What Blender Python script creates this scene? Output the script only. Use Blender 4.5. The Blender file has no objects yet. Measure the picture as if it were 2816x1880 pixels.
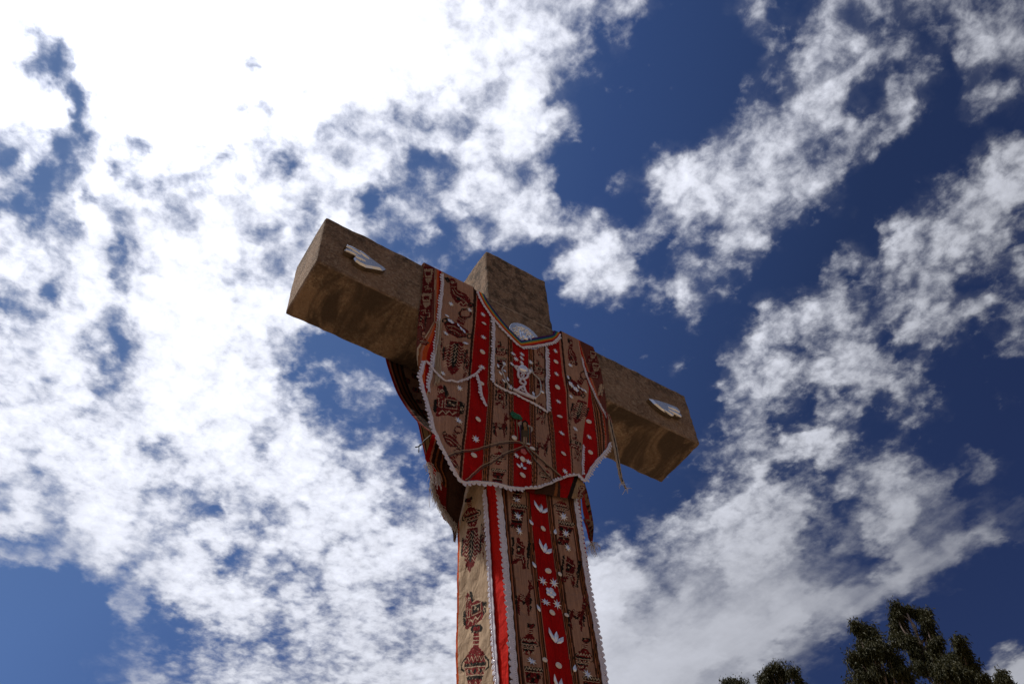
import bpy, math, random
import numpy as np
from mathutils import Vector, Matrix

rng = np.random.default_rng(7)
random.seed(7)
scn = bpy.context.scene
COL = scn.collection

# ------------------------------------------------------------------ camera
CAM_R = np.array([[0.83910335, -0.54132346, -0.05361422],
                  [0.40503724, 0.68753875, -0.60269005],
                  [0.36311212, 0.48400349, 0.79617223]])      # right, down, forward
FPX = 2507.77
H0 = 5.913                                                    # height of the beam's underside above the ground
CAM = np.array([-1.881, -2.7134, -4.3132 + H0])
cd = bpy.data.cameras.new('camera')
cd.sensor_width = 36.0
cd.lens = FPX / 2816 * 36
cd.clip_start = 0.05
cd.clip_end = 8000
cam = bpy.data.objects.new('camera', cd)
COL.objects.link(cam)
r0, r1, r2 = CAM_R
cam.matrix_world = Matrix(((r0[0], -r1[0], -r2[0], CAM[0]), (r0[1], -r1[1], -r2[1], CAM[1]),
                           (r0[2], -r1[2], -r2[2], CAM[2]), (0, 0, 0, 1)))
scn.camera = cam
scn.render.engine = 'CYCLES'
scn.view_settings.view_transform = 'Standard'
scn.view_settings.look = 'None'
scn.view_settings.gamma = 1
scn.view_settings.exposure = 0.0
scn.view_settings.use_curve_mapping = False
scn.cycles.use_denoising = True
scn.cycles.max_bounces = 8
scn.cycles.transparent_max_bounces = 8

# ------------------------------------------------------------------ sun and sky
SUN_EL, SUN_AZ, SUN_STRENGTH = math.radians(62), math.radians(-42), 3.8
SUN = Vector((math.sin(SUN_AZ) * math.cos(SUN_EL), math.cos(SUN_AZ) * math.cos(SUN_EL), math.sin(SUN_EL)))
GLOW = (-0.1403, 0.3473, 0.9272)             # where the cloud sheet is thinnest and blazes most
ld = bpy.data.lights.new('sun', 'SUN')
ld.energy = SUN_STRENGTH
ld.angle = math.radians(0.6)
ld.color = (1.0, 0.94, 0.85)
sun = bpy.data.objects.new('sun', ld)
COL.objects.link(sun)
sun.rotation_euler = (-SUN).to_track_quat('-Z', 'Y').to_euler()
sun.location = (0, 0, 30)

# cloud cover of the sky, by direction: 40 rows of 64 values, 0 clear .. 9 closed
COVER = '''
8999999999999999999999999998687576566454200002442125555344344345
7668999989998999999999999998688777663121000000232245433322234655
6643799998979997999999999999688888764131000000013255554432325665
8531599999689964999999999999999677664121000000013365445432215654
9852489989999999999999989999887687532200000000122465553234324424
9866159989998999999799899877766797321000000000122566632553103443
9998278989999986699887774767648897541000000001354666523563113312
7587257889999998678855666444437887431000000002355666544562001112
5562426755888857767856656367677775530000013144566654354200000256
2642468468886478525665785213566643100001467655566644432000011477
5403478747557888668778766343577646410133578777666666410001344688
3125836774456767876566313435546677400011378777666654310012336677
7315886457658986776378514453634687432210256477554321120034356663
7742488657768886447488753451454556655535544636663100000365766653
7655776257998898566666642121221211347875413325652000242775768642
8766886357988886545665421323110000378876104444310012434556544346
6673687378999866766654321121100000156675246333100004412365541135
2561588789999878887654321111000000012242236423122345643465544633
5357885588999988998653211110000000000000112300145785643537665424
7688875258999998755100011110000000000000000201476764554176432024
7688635257999987854100010000000000000000000003564325676413121123
6688863357999996730344220000000000000000013103567756676553000100
7776744569999999854114442000000000000000000125666546766754310000
6767887568999999968413542000000000000000000014553314343453310021
8888756778999888667322121000000000000000000014541223541133100000
8778888888998998578663343310000000000000000024555689631131100010
8677888874578888588874562410000000000000000334456787423542112421
7546888887778888788887465120000000000000002134573232345764332421
5645778875555666887887676421000000000000000354576553645655541210
4755788877643265567888873454444400000000124567776663224774432222
7764688866547775457888865667654422222221356677777634246764332322
2223568865578866788875678875555522222221345567777642436753455552
4434467765787524656757878764555555555675346667777533322355553210
0000133436788634643578887663344477777877545557765544333665421000
0000000245688887466477755446766688888987646556666666555553210000
0000000441257888767647773578888888888986466666667766654200000000
0000000132124676635766777568888888888875666777777775410000000000
0000000122123344335757765455777777777767677777777543100000000012
0000011232234456634555766778888877777777888887775432100000000147
0000112244335567665566777888888888888888887766553221100000000378
'''.split()


def build_world():
    w = bpy.data.worlds.new('World')
    scn.world = w
    w.use_nodes = True
    nt = w.node_tree
    nt.nodes.clear()
    N, L = nt.nodes.new, nt.links.new

    def put(sock, v):
        if isinstance(v, (int, float)):
            sock.default_value = v
        elif isinstance(v, (tuple, list, Vector)):
            sock.default_value = tuple(v)
        else:
            L(v, sock)

    def M(op, a, b=0.0, c=0.0, clamp=False):
        n = N('ShaderNodeMath'); n.operation = op; n.use_clamp = clamp
        put(n.inputs[0], a); put(n.inputs[1], b); put(n.inputs[2], c)
        return n.outputs[0]

    def dot(v, axis):
        n = N('ShaderNodeVectorMath'); n.operation = 'DOT_PRODUCT'
        L(v, n.inputs[0]); n.inputs[1].default_value = tuple(axis)
        return n.outputs['Value']

    def smooth(v, lo, hi, o0=0.0, o1=1.0):
        n = N('ShaderNodeMapRange'); n.interpolation_type = 'SMOOTHSTEP'
        put(n.inputs[0], v); put(n.inputs[1], lo); put(n.inputs[2], hi); put(n.inputs[3], o0); put(n.inputs[4], o1)
        return n.outputs[0]

    def lin(v, lo, hi, o0=0.0, o1=1.0):
        n = N('ShaderNodeMapRange')
        put(n.inputs[0], v); put(n.inputs[1], lo); put(n.inputs[2], hi); put(n.inputs[3], o0); put(n.inputs[4], o1)
        return n.outputs[0]

    def noise(vec, scale, detail, rough, dist=0.0, lac=2.0):
        n = N('ShaderNodeTexNoise'); n.noise_dimensions = '3D'
        L(vec, n.inputs['Vector'])
        n.inputs['Scale'].default_value = scale; n.inputs['Detail'].default_value = detail
        n.inputs['Roughness'].default_value = rough; n.inputs['Distortion'].default_value = dist
        n.inputs['Lacunarity'].default_value = lac
        return n

    def mixc(f, a, b, mode='MIX'):
        n = N('ShaderNodeMix'); n.data_type = 'RGBA'; n.blend_type = mode
        put(n.inputs[0], f)
        for s, v in ((n.inputs[6], a), (n.inputs[7], b)):
            if isinstance(v, tuple): s.default_value = (*v, 1)
            else: L(v, s)
        return n.outputs[2]

    D = N('ShaderNodeTexCoord').outputs['Generated']
    sep = N('ShaderNodeSeparateXYZ'); L(D, sep.inputs[0])
    # the cloud sheet: where the direction meets a level layer above
    zc = M('MAXIMUM', sep.outputs[2], 0.12)
    cmb = N('ShaderNodeCombineXYZ')
    L(M('DIVIDE', sep.outputs[0], zc), cmb.inputs[0]); L(M('DIVIDE', sep.outputs[1], zc), cmb.inputs[1])
    cmb.inputs[2].default_value = 0.37
    P = cmb.outputs[0]
    # large-scale cover, looked up by world direction around (0.363, 0.484, 0.796)
    fz = M('MAXIMUM', dot(D, CAM_R[2]), 0.1)
    warp = noise(P, 17.0, 4.0, 0.6)
    ws = N('ShaderNodeSeparateColor'); L(warp.outputs['Color'], ws.inputs[0])
    a = M('DIVIDE', dot(D, CAM_R[0]), fz)
    b = M('DIVIDE', dot(D, CAM_R[1]), fz)
    ka = 1408 / FPX; kb = 940 / FPX
    a = M('ADD', a, M('MULTIPLY', M('SUBTRACT', ws.outputs[0], 0.5), 0.062))
    b = M('ADD', b, M('MULTIPLY', M('SUBTRACT', ws.outputs[1], 0.5), 0.062))
    u = lin(a, -ka, ka)
    nrow = len(COVER)
    v = M('SUBTRACT', M('MULTIPLY', lin(b, -kb, kb), nrow), 0.5)
    v = M('MINIMUM', M('MAXIMUM', v, 0.0), nrow - 1.0)
    total = None
    xl = M('SUBTRACT', M('MULTIPLY', u, 64.0), 0.5)
    half = M('SUBTRACT', xl, 31.0, clamp=True)
    pos = (M('DIVIDE', xl, 31.0), M('DIVIDE', M('SUBTRACT', xl, 32.0), 31.0))

    def VM(op, p_, q_):
        n = N('ShaderNodeVectorMath'); n.operation = op
        put(n.inputs[0], p_); put(n.inputs[1], q_)
        return n.outputs['Value'] if op == 'DOT_PRODUCT' else n.outputs[0]
    v3 = N('ShaderNodeCombineXYZ')
    for k in range(3): L(v, v3.inputs[k])
    for r in range(0, nrow, 3):                    # three rows ride in the three channels of one ramp
        parts = []
        for hh in (0, 1):
            cr = N('ShaderNodeValToRGB')
            el = cr.color_ramp.elements
            cr.color_ramp.interpolation = 'EASE'
            el[0].position, el[1].position = 0.0, 1.0
            for k in range(1, 31):
                el.new(k / 31)
            for k in range(32):
                el[k].color = tuple(int(COVER[r + c][32 * hh + k]) / 9 if r + c < nrow else 0.0 for c in range(3)) + (1,)
            L(pos[hh], cr.inputs[0])
            parts.append(cr.outputs[0])
        both = mixc(half, parts[0], parts[1])
        wt = VM('MAXIMUM', VM('SUBTRACT', (1.0, 1.0, 1.0), VM('ABSOLUTE', VM('SUBTRACT', v3.outputs[0], (r, r + 1, r + 2)), (0.0, 0.0, 0.0))), (0.0, 0.0, 0.0))
        dp = VM('DOT_PRODUCT', both, wt)
        total = dp if total is None else M('ADD', total, dp)
    inside = smooth(dot(D, CAM_R[2]), 0.66, 0.80)
    cov = M('ADD', M('MULTIPLY', total, inside), M('MULTIPLY', M('SUBTRACT', 1.0, inside), 0.42))
    # billows and wisps
    n1 = noise(P, 27.0, 12.0, 0.63, 0.25, 2.1)
    n2 = noise(P, 75.0, 8.0, 0.62, 0.4, 2.1)
    # combed-out ice cloud low in the sky toward the right
    mp = N('ShaderNodeMapping'); L(P, mp.inputs[0])
    mp.inputs['Rotation'].default_value = (0, 0, math.radians(62)); mp.inputs['Scale'].default_value = (7, 1.6, 1)
    n3 = noise(mp.outputs[0], 3.0, 7.0, 0.5, 0.3)
    nz = M('ADD', M('MULTIPLY', n1.outputs[0], 0.80), M('MULTIPLY', n2.outputs[0], 0.20))
    # rounded puffs
    pw = N('ShaderNodeVectorMath'); pw.operation = 'MULTIPLY_ADD'
    L(noise(P, 26.0, 4.0, 0.6).outputs['Color'], pw.inputs[0]); pw.inputs[1].default_value = (0.035, 0.035, 0.0); L(P, pw.inputs[2])
    vo = N('ShaderNodeTexVoronoi'); vo.feature = 'SMOOTH_F1'; vo.voronoi_dimensions = '2D'
    L(pw.outputs[0], vo.inputs['Vector'])
    vo.inputs['Scale'].default_value = 34.0; vo.inputs['Detail'].default_value = 1.5
    vo.inputs['Roughness'].default_value = 0.5; vo.inputs['Smoothness'].default_value = 0.35
    puff = M('MULTIPLY', M('SUBTRACT', 0.42, vo.outputs['Distance']), 0.5)
    q = M('SUBTRACT', nz, 0.5)
    low = M('MULTIPLY', smooth(sep.outputs[2], 0.55, 0.68, 1.0, 0.0), smooth(M('ABSOLUTE', M('SUBTRACT', u, 0.33)), 0.10, 0.26))            # near the horizon the sheet is smoother
    amp = M('SUBTRACT', 2.1, M('MULTIPLY', low, 1.85))
    q = M('ADD', M('MULTIPLY', q, amp), M('MULTIPLY', M('MULTIPLY', M('SUBTRACT', n3.outputs[0], 0.5), low), 0.6))
    dens = M('ADD', M('SUBTRACT', M('MULTIPLY', cov, 1.62), lin(u, 0.45, 0.7, 0.26, 0.34)), q)
    dens = M('ADD', dens, M('MULTIPLY', puff, M('SUBTRACT', 1.0, M('MULTIPLY', low, 0.95))))
    alpha = smooth(dens, -0.10, 1.0)
    veil = M('MULTIPLY', smooth(M('ADD', cov, M('MULTIPLY', M('SUBTRACT', n1.outputs[0], 0.5), 0.5)), 0.10, 0.70), 0.15)
    alpha = M('SUBTRACT', 1.0, M('MULTIPLY', M('SUBTRACT', 1.0, alpha), M('SUBTRACT', 1.0, veil)))
    # light: clouds blaze round the sun and grow grey away from it
    cs = dot(D, GLOW)
    # the blue deepens away from the sun, most on the side of the polarised band to the south-east
    tt = M('SUBTRACT', cs, M('MULTIPLY', dot(D, (0.84, -0.54, 0.0)), 0.4))
    ramp = N('ShaderNodeValToRGB'); L(lin(cs, 0.0, 1.0), ramp.inputs[0])
    e = ramp.color_ramp.elements
    stops = [(0.0, 0.46), (0.45, 0.48), (0.62, 0.58), (0.74, 0.78), (0.84, 0.87), (0.91, 0.93), (0.965, 1.03), (1.0, 1.6)]
    e[0].position, e[1].position = stops[0][0], stops[-1][0]
    for p_, _ in stops[1:-1]: e.new(p_)
    for k, (_, c_) in enumerate(stops): e[k].color = (c_ / 2,) * 3 + (1,)
    lum = M('MULTIPLY', ramp.outputs[0], 2.0)
    shade = M('MULTIPLY', lin(dens, 0.2, 1.5, 0.80, 1.10), lin(cov, 0.45, 1.0, 0.92, 1.14))
    grain = M('ADD', 1.0, M('MULTIPLY', M('SUBTRACT', M('ADD', n1.outputs[0], M('MULTIPLY', n2.outputs[0], 0.5)), 0.75), M('SUBTRACT', 0.5, M('MULTIPLY', low, 0.4))))
    lum = M('MULTIPLY', M('MULTIPLY', M('MULTIPLY', lum, shade), grain), lin(tt, 0.40, 0.90, 0.84, 1.0))
    cloud = N('ShaderNodeVectorMath'); cloud.operation = 'SCALE'
    cloud.inputs[0].default_value = (0.92, 0.95, 1.07); L(M('MULTIPLY', lum, 10.0), cloud.inputs['Scale'])
    sky = N('ShaderNodeTexSky'); sky.sky_type = 'NISHITA'
    sky.sun_disc = False; sky.sun_elevation = SUN_EL; sky.sun_rotation = SUN_AZ
    sky.altitude = 3800; sky.air_density = 1.0; sky.dust_density = 0.6; sky.ozone_density = 2.0
    far = N('ShaderNodeValToRGB'); L(lin(tt, 0.3, 1.2), far.inputs[0])
    fe = far.color_ramp.elements
    fst = [(0.35, (.25, .27, .42)), (0.56, (.29, .33, .48)), (0.815, (.53, .63, .87)), (0.955, (.85, .95, 1.12)), (1.15, (1.1, 1.15, 1.2))]
    fe[0].position, fe[1].position = (fst[0][0] - .3) / .9, (fst[-1][0] - .3) / .9
    for p_, _ in fst[1:-1]: fe.new((p_ - .3) / .9)
    for k, (_, c_) in enumerate(fst): fe[k].color = (*c_, 1)
    skyc = mixc(1.0, sky.outputs[0], far.outputs[0], 'MULTIPLY')
    out = mixc(alpha, skyc, cloud.outputs[0])
    bg = N('ShaderNodeBackground'); L(out, bg.inputs[0]); bg.inputs[1].default_value = 0.10
    wo = N('ShaderNodeOutputWorld'); L(bg.outputs[0], wo.inputs[0])


build_world()

# ------------------------------------------------------------------ helpers
ORG = {}


def empty(name, loc, label, cat, group=None):
    o = bpy.data.objects.new(name, None)
    COL.objects.link(o)
    o.location = loc
    o.empty_display_size = 0.2
    o['label'] = label
    o['category'] = cat
    if group:
        o['group'] = group
    ORG[o] = np.array(loc, float)
    return o


def add_mesh(name, V, F, mat, parent=None, smooth=False, dye=None):
    """V (n,3) in world coordinates, F list/array of faces."""
    V = np.asarray(V, float)
    org = ORG[parent] if parent is not None else np.zeros(3)
    V = V - org
    me = bpy.data.meshes.new(name)
    if isinstance(F, np.ndarray):
        k = F.shape[1]
        me.vertices.add(len(V)); me.vertices.foreach_set('co', V.astype(np.float32).ravel())
        me.loops.add(F.size); me.loops.foreach_set('vertex_index', F.astype(np.int32).ravel())
        me.polygons.add(len(F)); me.polygons.foreach_set('loop_start', np.arange(0, F.size, k, dtype=np.int32))
        me.update(calc_edges=True)
    else:
        me.from_pydata([tuple(v) for v in V], [], [tuple(int(i) for i in f) for f in F])
    if dye is not None:
        at = me.attributes.new('dye', 'FLOAT_COLOR', 'FACE')
        c = np.ones((len(F), 4), np.float32); c[:, :3] = dye
        at.data.foreach_set('color', c.ravel())
    me.polygons.foreach_set('use_smooth', [smooth] * len(me.polygons))
    me.materials.append(mat)
    me.validate()
    o = bpy.data.objects.new(name, me)
    COL.objects.link(o)
    if parent is not None:
        o.parent = parent
    ORG[o] = org
    return o


class MB:
    """collects pieces that become one mesh"""
    def __init__(self): self.V, self.F, self.C, self.n = [], [], [], 0

    def add(self, V, F, col=None):
        V = np.asarray(V, float)
        self.V.append(V)
        for f in F:
            self.F.append([i + self.n for i in f]); self.C.append(col or (1, 1, 1))
        self.n += len(V)

    def tube(self, pts, r, sides=5, col=None, caps=True):
        pts = np.asarray(pts, float); n = len(pts)
        rr = np.full(n, r) if np.isscalar(r) else np.asarray(r, float)
        t = np.gradient(pts, axis=0); t /= np.linalg.norm(t, axis=1)[:, None] + 1e-9
        ref = np.array([0.3, -0.8, 0.5]); V = []
        for i in range(n):
            a = np.cross(t[i], ref); a /= np.linalg.norm(a) + 1e-9; b = np.cross(t[i], a)
            for k in range(sides):
                w = 2 * math.pi * k / sides
                V.append(pts[i] + rr[i] * (math.cos(w) * a + math.sin(w) * b))
        F = [[i * sides + k, i * sides + (k + 1) % sides, (i + 1) * sides + (k + 1) % sides, (i + 1) * sides + k]
             for i in range(n - 1) for k in range(sides)]
        if caps:
            F += [list(range(sides))[::-1], [(n - 1) * sides + k for k in range(sides)]]
        self.add(V, F, col)

    def build(self, name, mat, parent, smooth=False, dyed=False):
        return add_mesh(name, np.concatenate(self.V), self.F, mat, parent, smooth, np.array(self.C) if dyed else None)


def _hash(ix, iy, seed):
    h = (ix.astype(np.int64) * 374761393 + iy.astype(np.int64) * 668265263 + seed * 1442695041) & 0xffffffff
    h = ((h ^ (h >> 13)) * 1274126177) & 0xffffffff
    return ((h ^ (h >> 16)) & 0xffff) / 65535.0


def vnoise(x, y, seed=0):
    x = np.asarray(x, float); y = np.asarray(y, float)
    ix, iy = np.floor(x), np.floor(y); fx, fy = x - ix, y - iy
    fx = fx * fx * (3 - 2 * fx); fy = fy * fy * (3 - 2 * fy)
    g = lambda a, b: _hash(ix + a, iy + b, seed)
    return (g(0, 0) * (1 - fx) + g(1, 0) * fx) * (1 - fy) + (g(0, 1) * (1 - fx) + g(1, 1) * fx) * fy


def fbm(x, y, seed=0, oct=3):
    s = 0; a = 0.5
    for k in range(oct):
        s = s + a * (vnoise(x * 2 ** k, y * 2 ** k, seed + k) - 0.5); a *= 0.5
    return s


def sstep(v, lo, hi):
    t = np.clip((np.asarray(v, float) - lo) / (hi - lo), 0, 1); return t * t * (3 - 2 * t)


# readings taken off eight enlargements of the picture -> one pixel frame
def Z1(x, y): return 760 + .33167 * x, 560 + .33163 * y
def Z2(x, y): return 1100 + .26786 * x, 680 + .26786 * y
def Z3(x, y): return 1100 + .28698 * x, 1050 + .287 * y
def Z4(x, y): return 1200 + .33807 * x, 1350 + .33801 * y
def Z5(x, y): return 1560 + .319 * x, 880 + .31888 * y
def Z6(x, y): return 1950 + .36866 * x, 1600 + .3689 * y
def Z7(x, y): return 1040 + .34437 * x, 960 + .34439 * y
def Z8(x, y): return 1280 + .2551 * x, 780 + .2551 * y
def ZZ(fn, *pts): return [fn(*p) for p in pts]


def ray(px):
    v = CAM_R.T @ np.array([(px[0] - 1408) / FPX, (px[1] - 940) / FPX, 1.0])
    return v / np.linalg.norm(v)


def to_plane(px, axis, val):
    v = ray(px)
    return CAM + v * ((val - CAM[axis]) / v[axis])


# ------------------------------------------------------------------ materials
def mat_new(name):
    m = bpy.data.materials.new(name); m.use_nodes = True
    nt = m.node_tree
    return m, nt, nt.nodes['Principled BSDF'], nt.nodes.new, nt.links.new


def simple_mat(name, col, rough=0.6, metal=0.0, bump=0.0, bscale=200.0, vary=0.15, vscale=30.0, spec=0.5):
    m, nt, b, N, L = mat_new(name)
    tc = N('ShaderNodeTexCoord')
    nz = N('ShaderNodeTexNoise'); L(tc.outputs['Object'], nz.inputs['Vector'])
    nz.inputs['Scale'].default_value = vscale; nz.inputs['Detail'].default_value = 5
    mr = N('ShaderNodeMapRange'); L(nz.outputs[0], mr.inputs[0])
    mr.inputs[1].default_value = 0.3; mr.inputs[2].default_value = 0.7
    mr.inputs[3].default_value = 1 - vary; mr.inputs[4].default_value = 1 + vary
    mx = N('ShaderNodeVectorMath'); mx.operation = 'SCALE'; mx.inputs[0].default_value = col; L(mr.outputs[0], mx.inputs['Scale'])
    L(mx.outputs[0], b.inputs['Base Color'])
    b.inputs['Roughness'].default_value = rough; b.inputs['Metallic'].default_value = metal
    b.inputs['Specular IOR Level'].default_value = spec
    if bump:
        n2 = N('ShaderNodeTexNoise'); L(tc.outputs['Object'], n2.inputs['Vector'])
        n2.inputs['Scale'].default_value = bscale; n2.inputs['Detail'].default_value = 4
        bp = N('ShaderNodeBump'); bp.inputs['Strength'].default_value = bump; bp.inputs['Distance'].default_value = 0.004
        L(n2.outputs[0], bp.inputs['Height']); L(bp.outputs[0], b.inputs['Normal'])
    return m


def cloth_mat(name, transl=0.14, gain=1.0):
    m, nt, b, N, L = mat_new(name)
    at = N('ShaderNodeAttribute'); at.attribute_name = 'dye'
    tc = N('ShaderNodeTexCoord')
    # threads: fine streaks along the warp and a slub noise
    mp = N('ShaderNodeMapping'); L(tc.outputs['Object'], mp.inputs[0]); mp.inputs['Scale'].default_value = (420, 420, 26)
    n1 = N('ShaderNodeTexNoise'); L(mp.outputs[0], n1.inputs['Vector']); n1.inputs['Scale'].default_value = 1.0
    n1.inputs['Detail'].default_value = 3
    n2 = N('ShaderNodeTexNoise'); L(tc.outputs['Object'], n2.inputs['Vector']); n2.inputs['Scale'].default_value = 5
    n2.inputs['Detail'].default_value = 6
    a = N('ShaderNodeMapRange'); L(n1.outputs[0], a.inputs[0]); a.inputs[1].default_value = .3; a.inputs[2].default_value = .7
    a.inputs[3].default_value = .78 * gain; a.inputs[4].default_value = 1.2 * gain
    c = N('ShaderNodeMapRange'); L(n2.outputs[0], c.inputs[0]); c.inputs[1].default_value = .3; c.inputs[2].default_value = .7
    c.inputs[3].default_value = .86; c.inputs[4].default_value = 1.1
    mu = N('ShaderNodeMath'); mu.operation = 'MULTIPLY'; L(a.outputs[0], mu.inputs[0]); L(c.outputs[0], mu.inputs[1])
    sc = N('ShaderNodeVectorMath'); sc.operation = 'SCALE'; L(at.outputs['Color'], sc.inputs[0]); L(mu.outputs[0], sc.inputs['Scale'])
    L(sc.outputs[0], b.inputs['Base Color'])
    b.inputs['Roughness'].default_value = 0.92
    b.inputs['Specular IOR Level'].default_value = 0.06
    bp = N('ShaderNodeBump'); bp.inputs['Strength'].default_value = 0.35; bp.inputs['Distance'].default_value = 0.002
    L(n1.outputs[0], bp.inputs['Height'])
    n3 = N('ShaderNodeTexNoise'); L(tc.outputs['Object'], n3.inputs['Vector']); n3.inputs['Scale'].default_value = 11
    n3.inputs['Detail'].default_value = 4; n3.inputs['Distortion'].default_value = .6
    b2 = N('ShaderNodeBump'); b2.inputs['Strength'].default_value = .7; b2.inputs['Distance'].default_value = .030   # puckers
    L(n3.outputs[0], b2.inputs['Height']); L(bp.outputs[0], b2.inputs['Normal']); L(b2.outputs[0], b.inputs['Normal'])
    tr = N('ShaderNodeBsdfTranslucent'); L(sc.outputs[0], tr.inputs[0])
    mix = N('ShaderNodeMixShader'); mix.inputs[0].default_value = transl
    L(b.outputs[0], mix.inputs[1]); L(tr.outputs[0], mix.inputs[2])
    L(mix.outputs[0], nt.nodes['Material Output'].inputs[0])
    return m


def concrete_mat():
    m, nt, b, N, L = mat_new('weathered_concrete')
    tc = N('ShaderNodeTexCoord'); ge = N('ShaderNodeNewGeometry')
    pos = ge.outputs['Position']

    def noise(scale, det, rough=0.55, vec=None, dist=0.0):
        n = N('ShaderNodeTexNoise'); L(vec or pos, n.inputs['Vector'])
        n.inputs['Scale'].default_value = scale; n.inputs['Detail'].default_value = det
        n.inputs['Roughness'].default_value = rough; n.inputs['Distortion'].default_value = dist
        return n.outputs[0]

    def rng_(v, a, bb, c, d, smooth=True):
        n = N('ShaderNodeMapRange'); n.interpolation_type = 'SMOOTHSTEP' if smooth else 'LINEAR'
        L(v, n.inputs[0])
        for k, x in zip((1, 2, 3, 4), (a, bb, c, d)): n.inputs[k].default_value = x
        return n.outputs[0]

    def mul(a, c):
        n = N('ShaderNodeMath'); n.operation = 'MULTIPLY'; L(a, n.inputs[0])
        if isinstance(c, float): n.inputs[1].default_value = c
        else: L(c, n.inputs[1])
        return n.outputs[0]

    def mix(f, a, c):
        n = N('ShaderNodeMix'); n.data_type = 'RGBA'; L(f, n.inputs[0])
        for s_, v in ((n.inputs[6], a), (n.inputs[7], c)):
            if isinstance(v, tuple): s_.default_value = (*v, 1)
            else: L(v, s_)
        return n.outputs[2]
    base = mix(rng_(noise(3.2, 8, 0.65), .3, .7, 0, 1), (.198, .127, .083), (.362, .236, .156))
    base = mix(mul(rng_(noise(55, 5, .75), .46, .64, 0, 1), .72), base, (.50, .38, .27))          # sand grains
    base = mix(mul(rng_(noise(60, 4, .75), .54, .66, 0, 1), .60), base, (.06, .043, .031))         # pits
    base = mix(mul(rng_(noise(9, 7, .7), .50, .66, 0, 1), .45), base, (.085, .060, .042))         # grime blotches
    sp = N('ShaderNodeSeparateXYZ'); L(ge.outputs['Normal'], sp.inputs[0])
    sp2 = N('ShaderNodeSeparateXYZ'); L(pos, sp2.inputs[0])
    # lichen crusts along the weathered top edges
    edge = rng_(sp2.outputs[2], H0 + .27, H0 + .50, 0, 1)
    lich = mul(edge, rng_(noise(13, 9, .75), .44, .60, 0, 1))
    base = mix(mul(lich, .75), base, (.045, .036, .026))
    pale = mul(rng_(sp2.outputs[0], 1.1, 1.5, 0, 1), mul(edge, rng_(noise(16, 5, .6), .62, .68, 0, 1)))
    base = mix(mul(pale, .6), base, (.22, .19, .08))
    # pale line along the arris where the beam meets the head of the post
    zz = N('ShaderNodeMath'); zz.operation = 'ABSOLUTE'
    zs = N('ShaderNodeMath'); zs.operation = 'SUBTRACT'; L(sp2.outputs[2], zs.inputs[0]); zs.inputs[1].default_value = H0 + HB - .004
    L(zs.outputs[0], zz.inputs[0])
    pale_line = mul(rng_(zz.outputs[0], .006, .020, 1, 0), mul(rng_(sp2.outputs[0], -.02, .01, 0, 1), rng_(sp2.outputs[0], .49, .52, 1, 0)))
    base = mix(mul(pale_line, rng_(noise(24, 4, .6), .30, .60, .25, .85)), base, (.62, .47, .33))
    # water marks on the soffit: dark tide lines widened to deepen it, and rusty patches
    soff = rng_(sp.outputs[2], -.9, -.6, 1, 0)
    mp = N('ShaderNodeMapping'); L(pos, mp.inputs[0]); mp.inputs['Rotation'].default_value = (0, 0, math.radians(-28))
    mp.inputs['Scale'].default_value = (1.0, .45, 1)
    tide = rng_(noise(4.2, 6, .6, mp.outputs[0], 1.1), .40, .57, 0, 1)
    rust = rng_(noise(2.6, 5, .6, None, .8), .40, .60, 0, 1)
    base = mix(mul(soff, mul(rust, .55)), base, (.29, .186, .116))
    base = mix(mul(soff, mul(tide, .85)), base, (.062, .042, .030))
    L(base, b.inputs['Base Color'])
    b.inputs['Roughness'].default_value = .95; b.inputs['Specular IOR Level'].default_value = .15
    add = N('ShaderNodeMath'); add.operation = 'ADD'
    L(mul(noise(38, 7, .72), 1.0), add.inputs[0]); L(mul(noise(190, 3, .7), .5), add.inputs[1])
    bp = N('ShaderNodeBump'); bp.inputs['Strength'].default_value = 1.0; bp.inputs['Distance'].default_value = .020
    L(add.outputs[0], bp.inputs['Height']); L(bp.outputs[0], b.inputs['Normal'])
    return m


M_CLOTH = cloth_mat('woven_wool')
M_THIN = cloth_mat('thin_woven_wool', 0.12)
M_OPAQUE = cloth_mat('opaque_woven_wool', 0.02)
M_LACE = simple_mat('white_lace', (.62, .59, .66), .75, 0, .5, 300, .12, 90)
M_BEAD = simple_mat('silver_beads', (.82, .82, .86), .22, .75, 0, 0, .1, 100)
M_SILVER = simple_mat('polished_silver', (.80, .81, .84), .16, 1.0, .12, 22, .06, 12)
M_SHADED = simple_mat('shaded_silver', (.20, .15, .10), .45, .7, .2, 40, .25, 20)  # dark tone puts the shade on the relief's sides into the metal
M_SEQ = simple_mat('silver_sequin', (.80, .82, .86), .30, .80, 0, 0, .08, 60)
M_PEARL = simple_mat('pearl_button', (.66, .60, .54), .30, .15, 0, 0, .1, 60)
M_CORD = simple_mat('tan_cord', (.42, .31, .20), .7, 0, .8, 500, .35, 180)
M_DKCORD = simple_mat('dark_cord', (.075, .045, .03), .7, 0, .8, 500, .35, 180)
M_SILVERCORD = simple_mat('silver_thread', (.62, .58, .52), .4, .4, .6, 500, .3, 150)
M_WIRE = simple_mat('rusty_wire', (.02, .017, .015), .6, .5)
M_FRINGE = simple_mat('grey_fringe', (.58, .56, .55), .85, 0, 0, 0, .35, 120)

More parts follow.
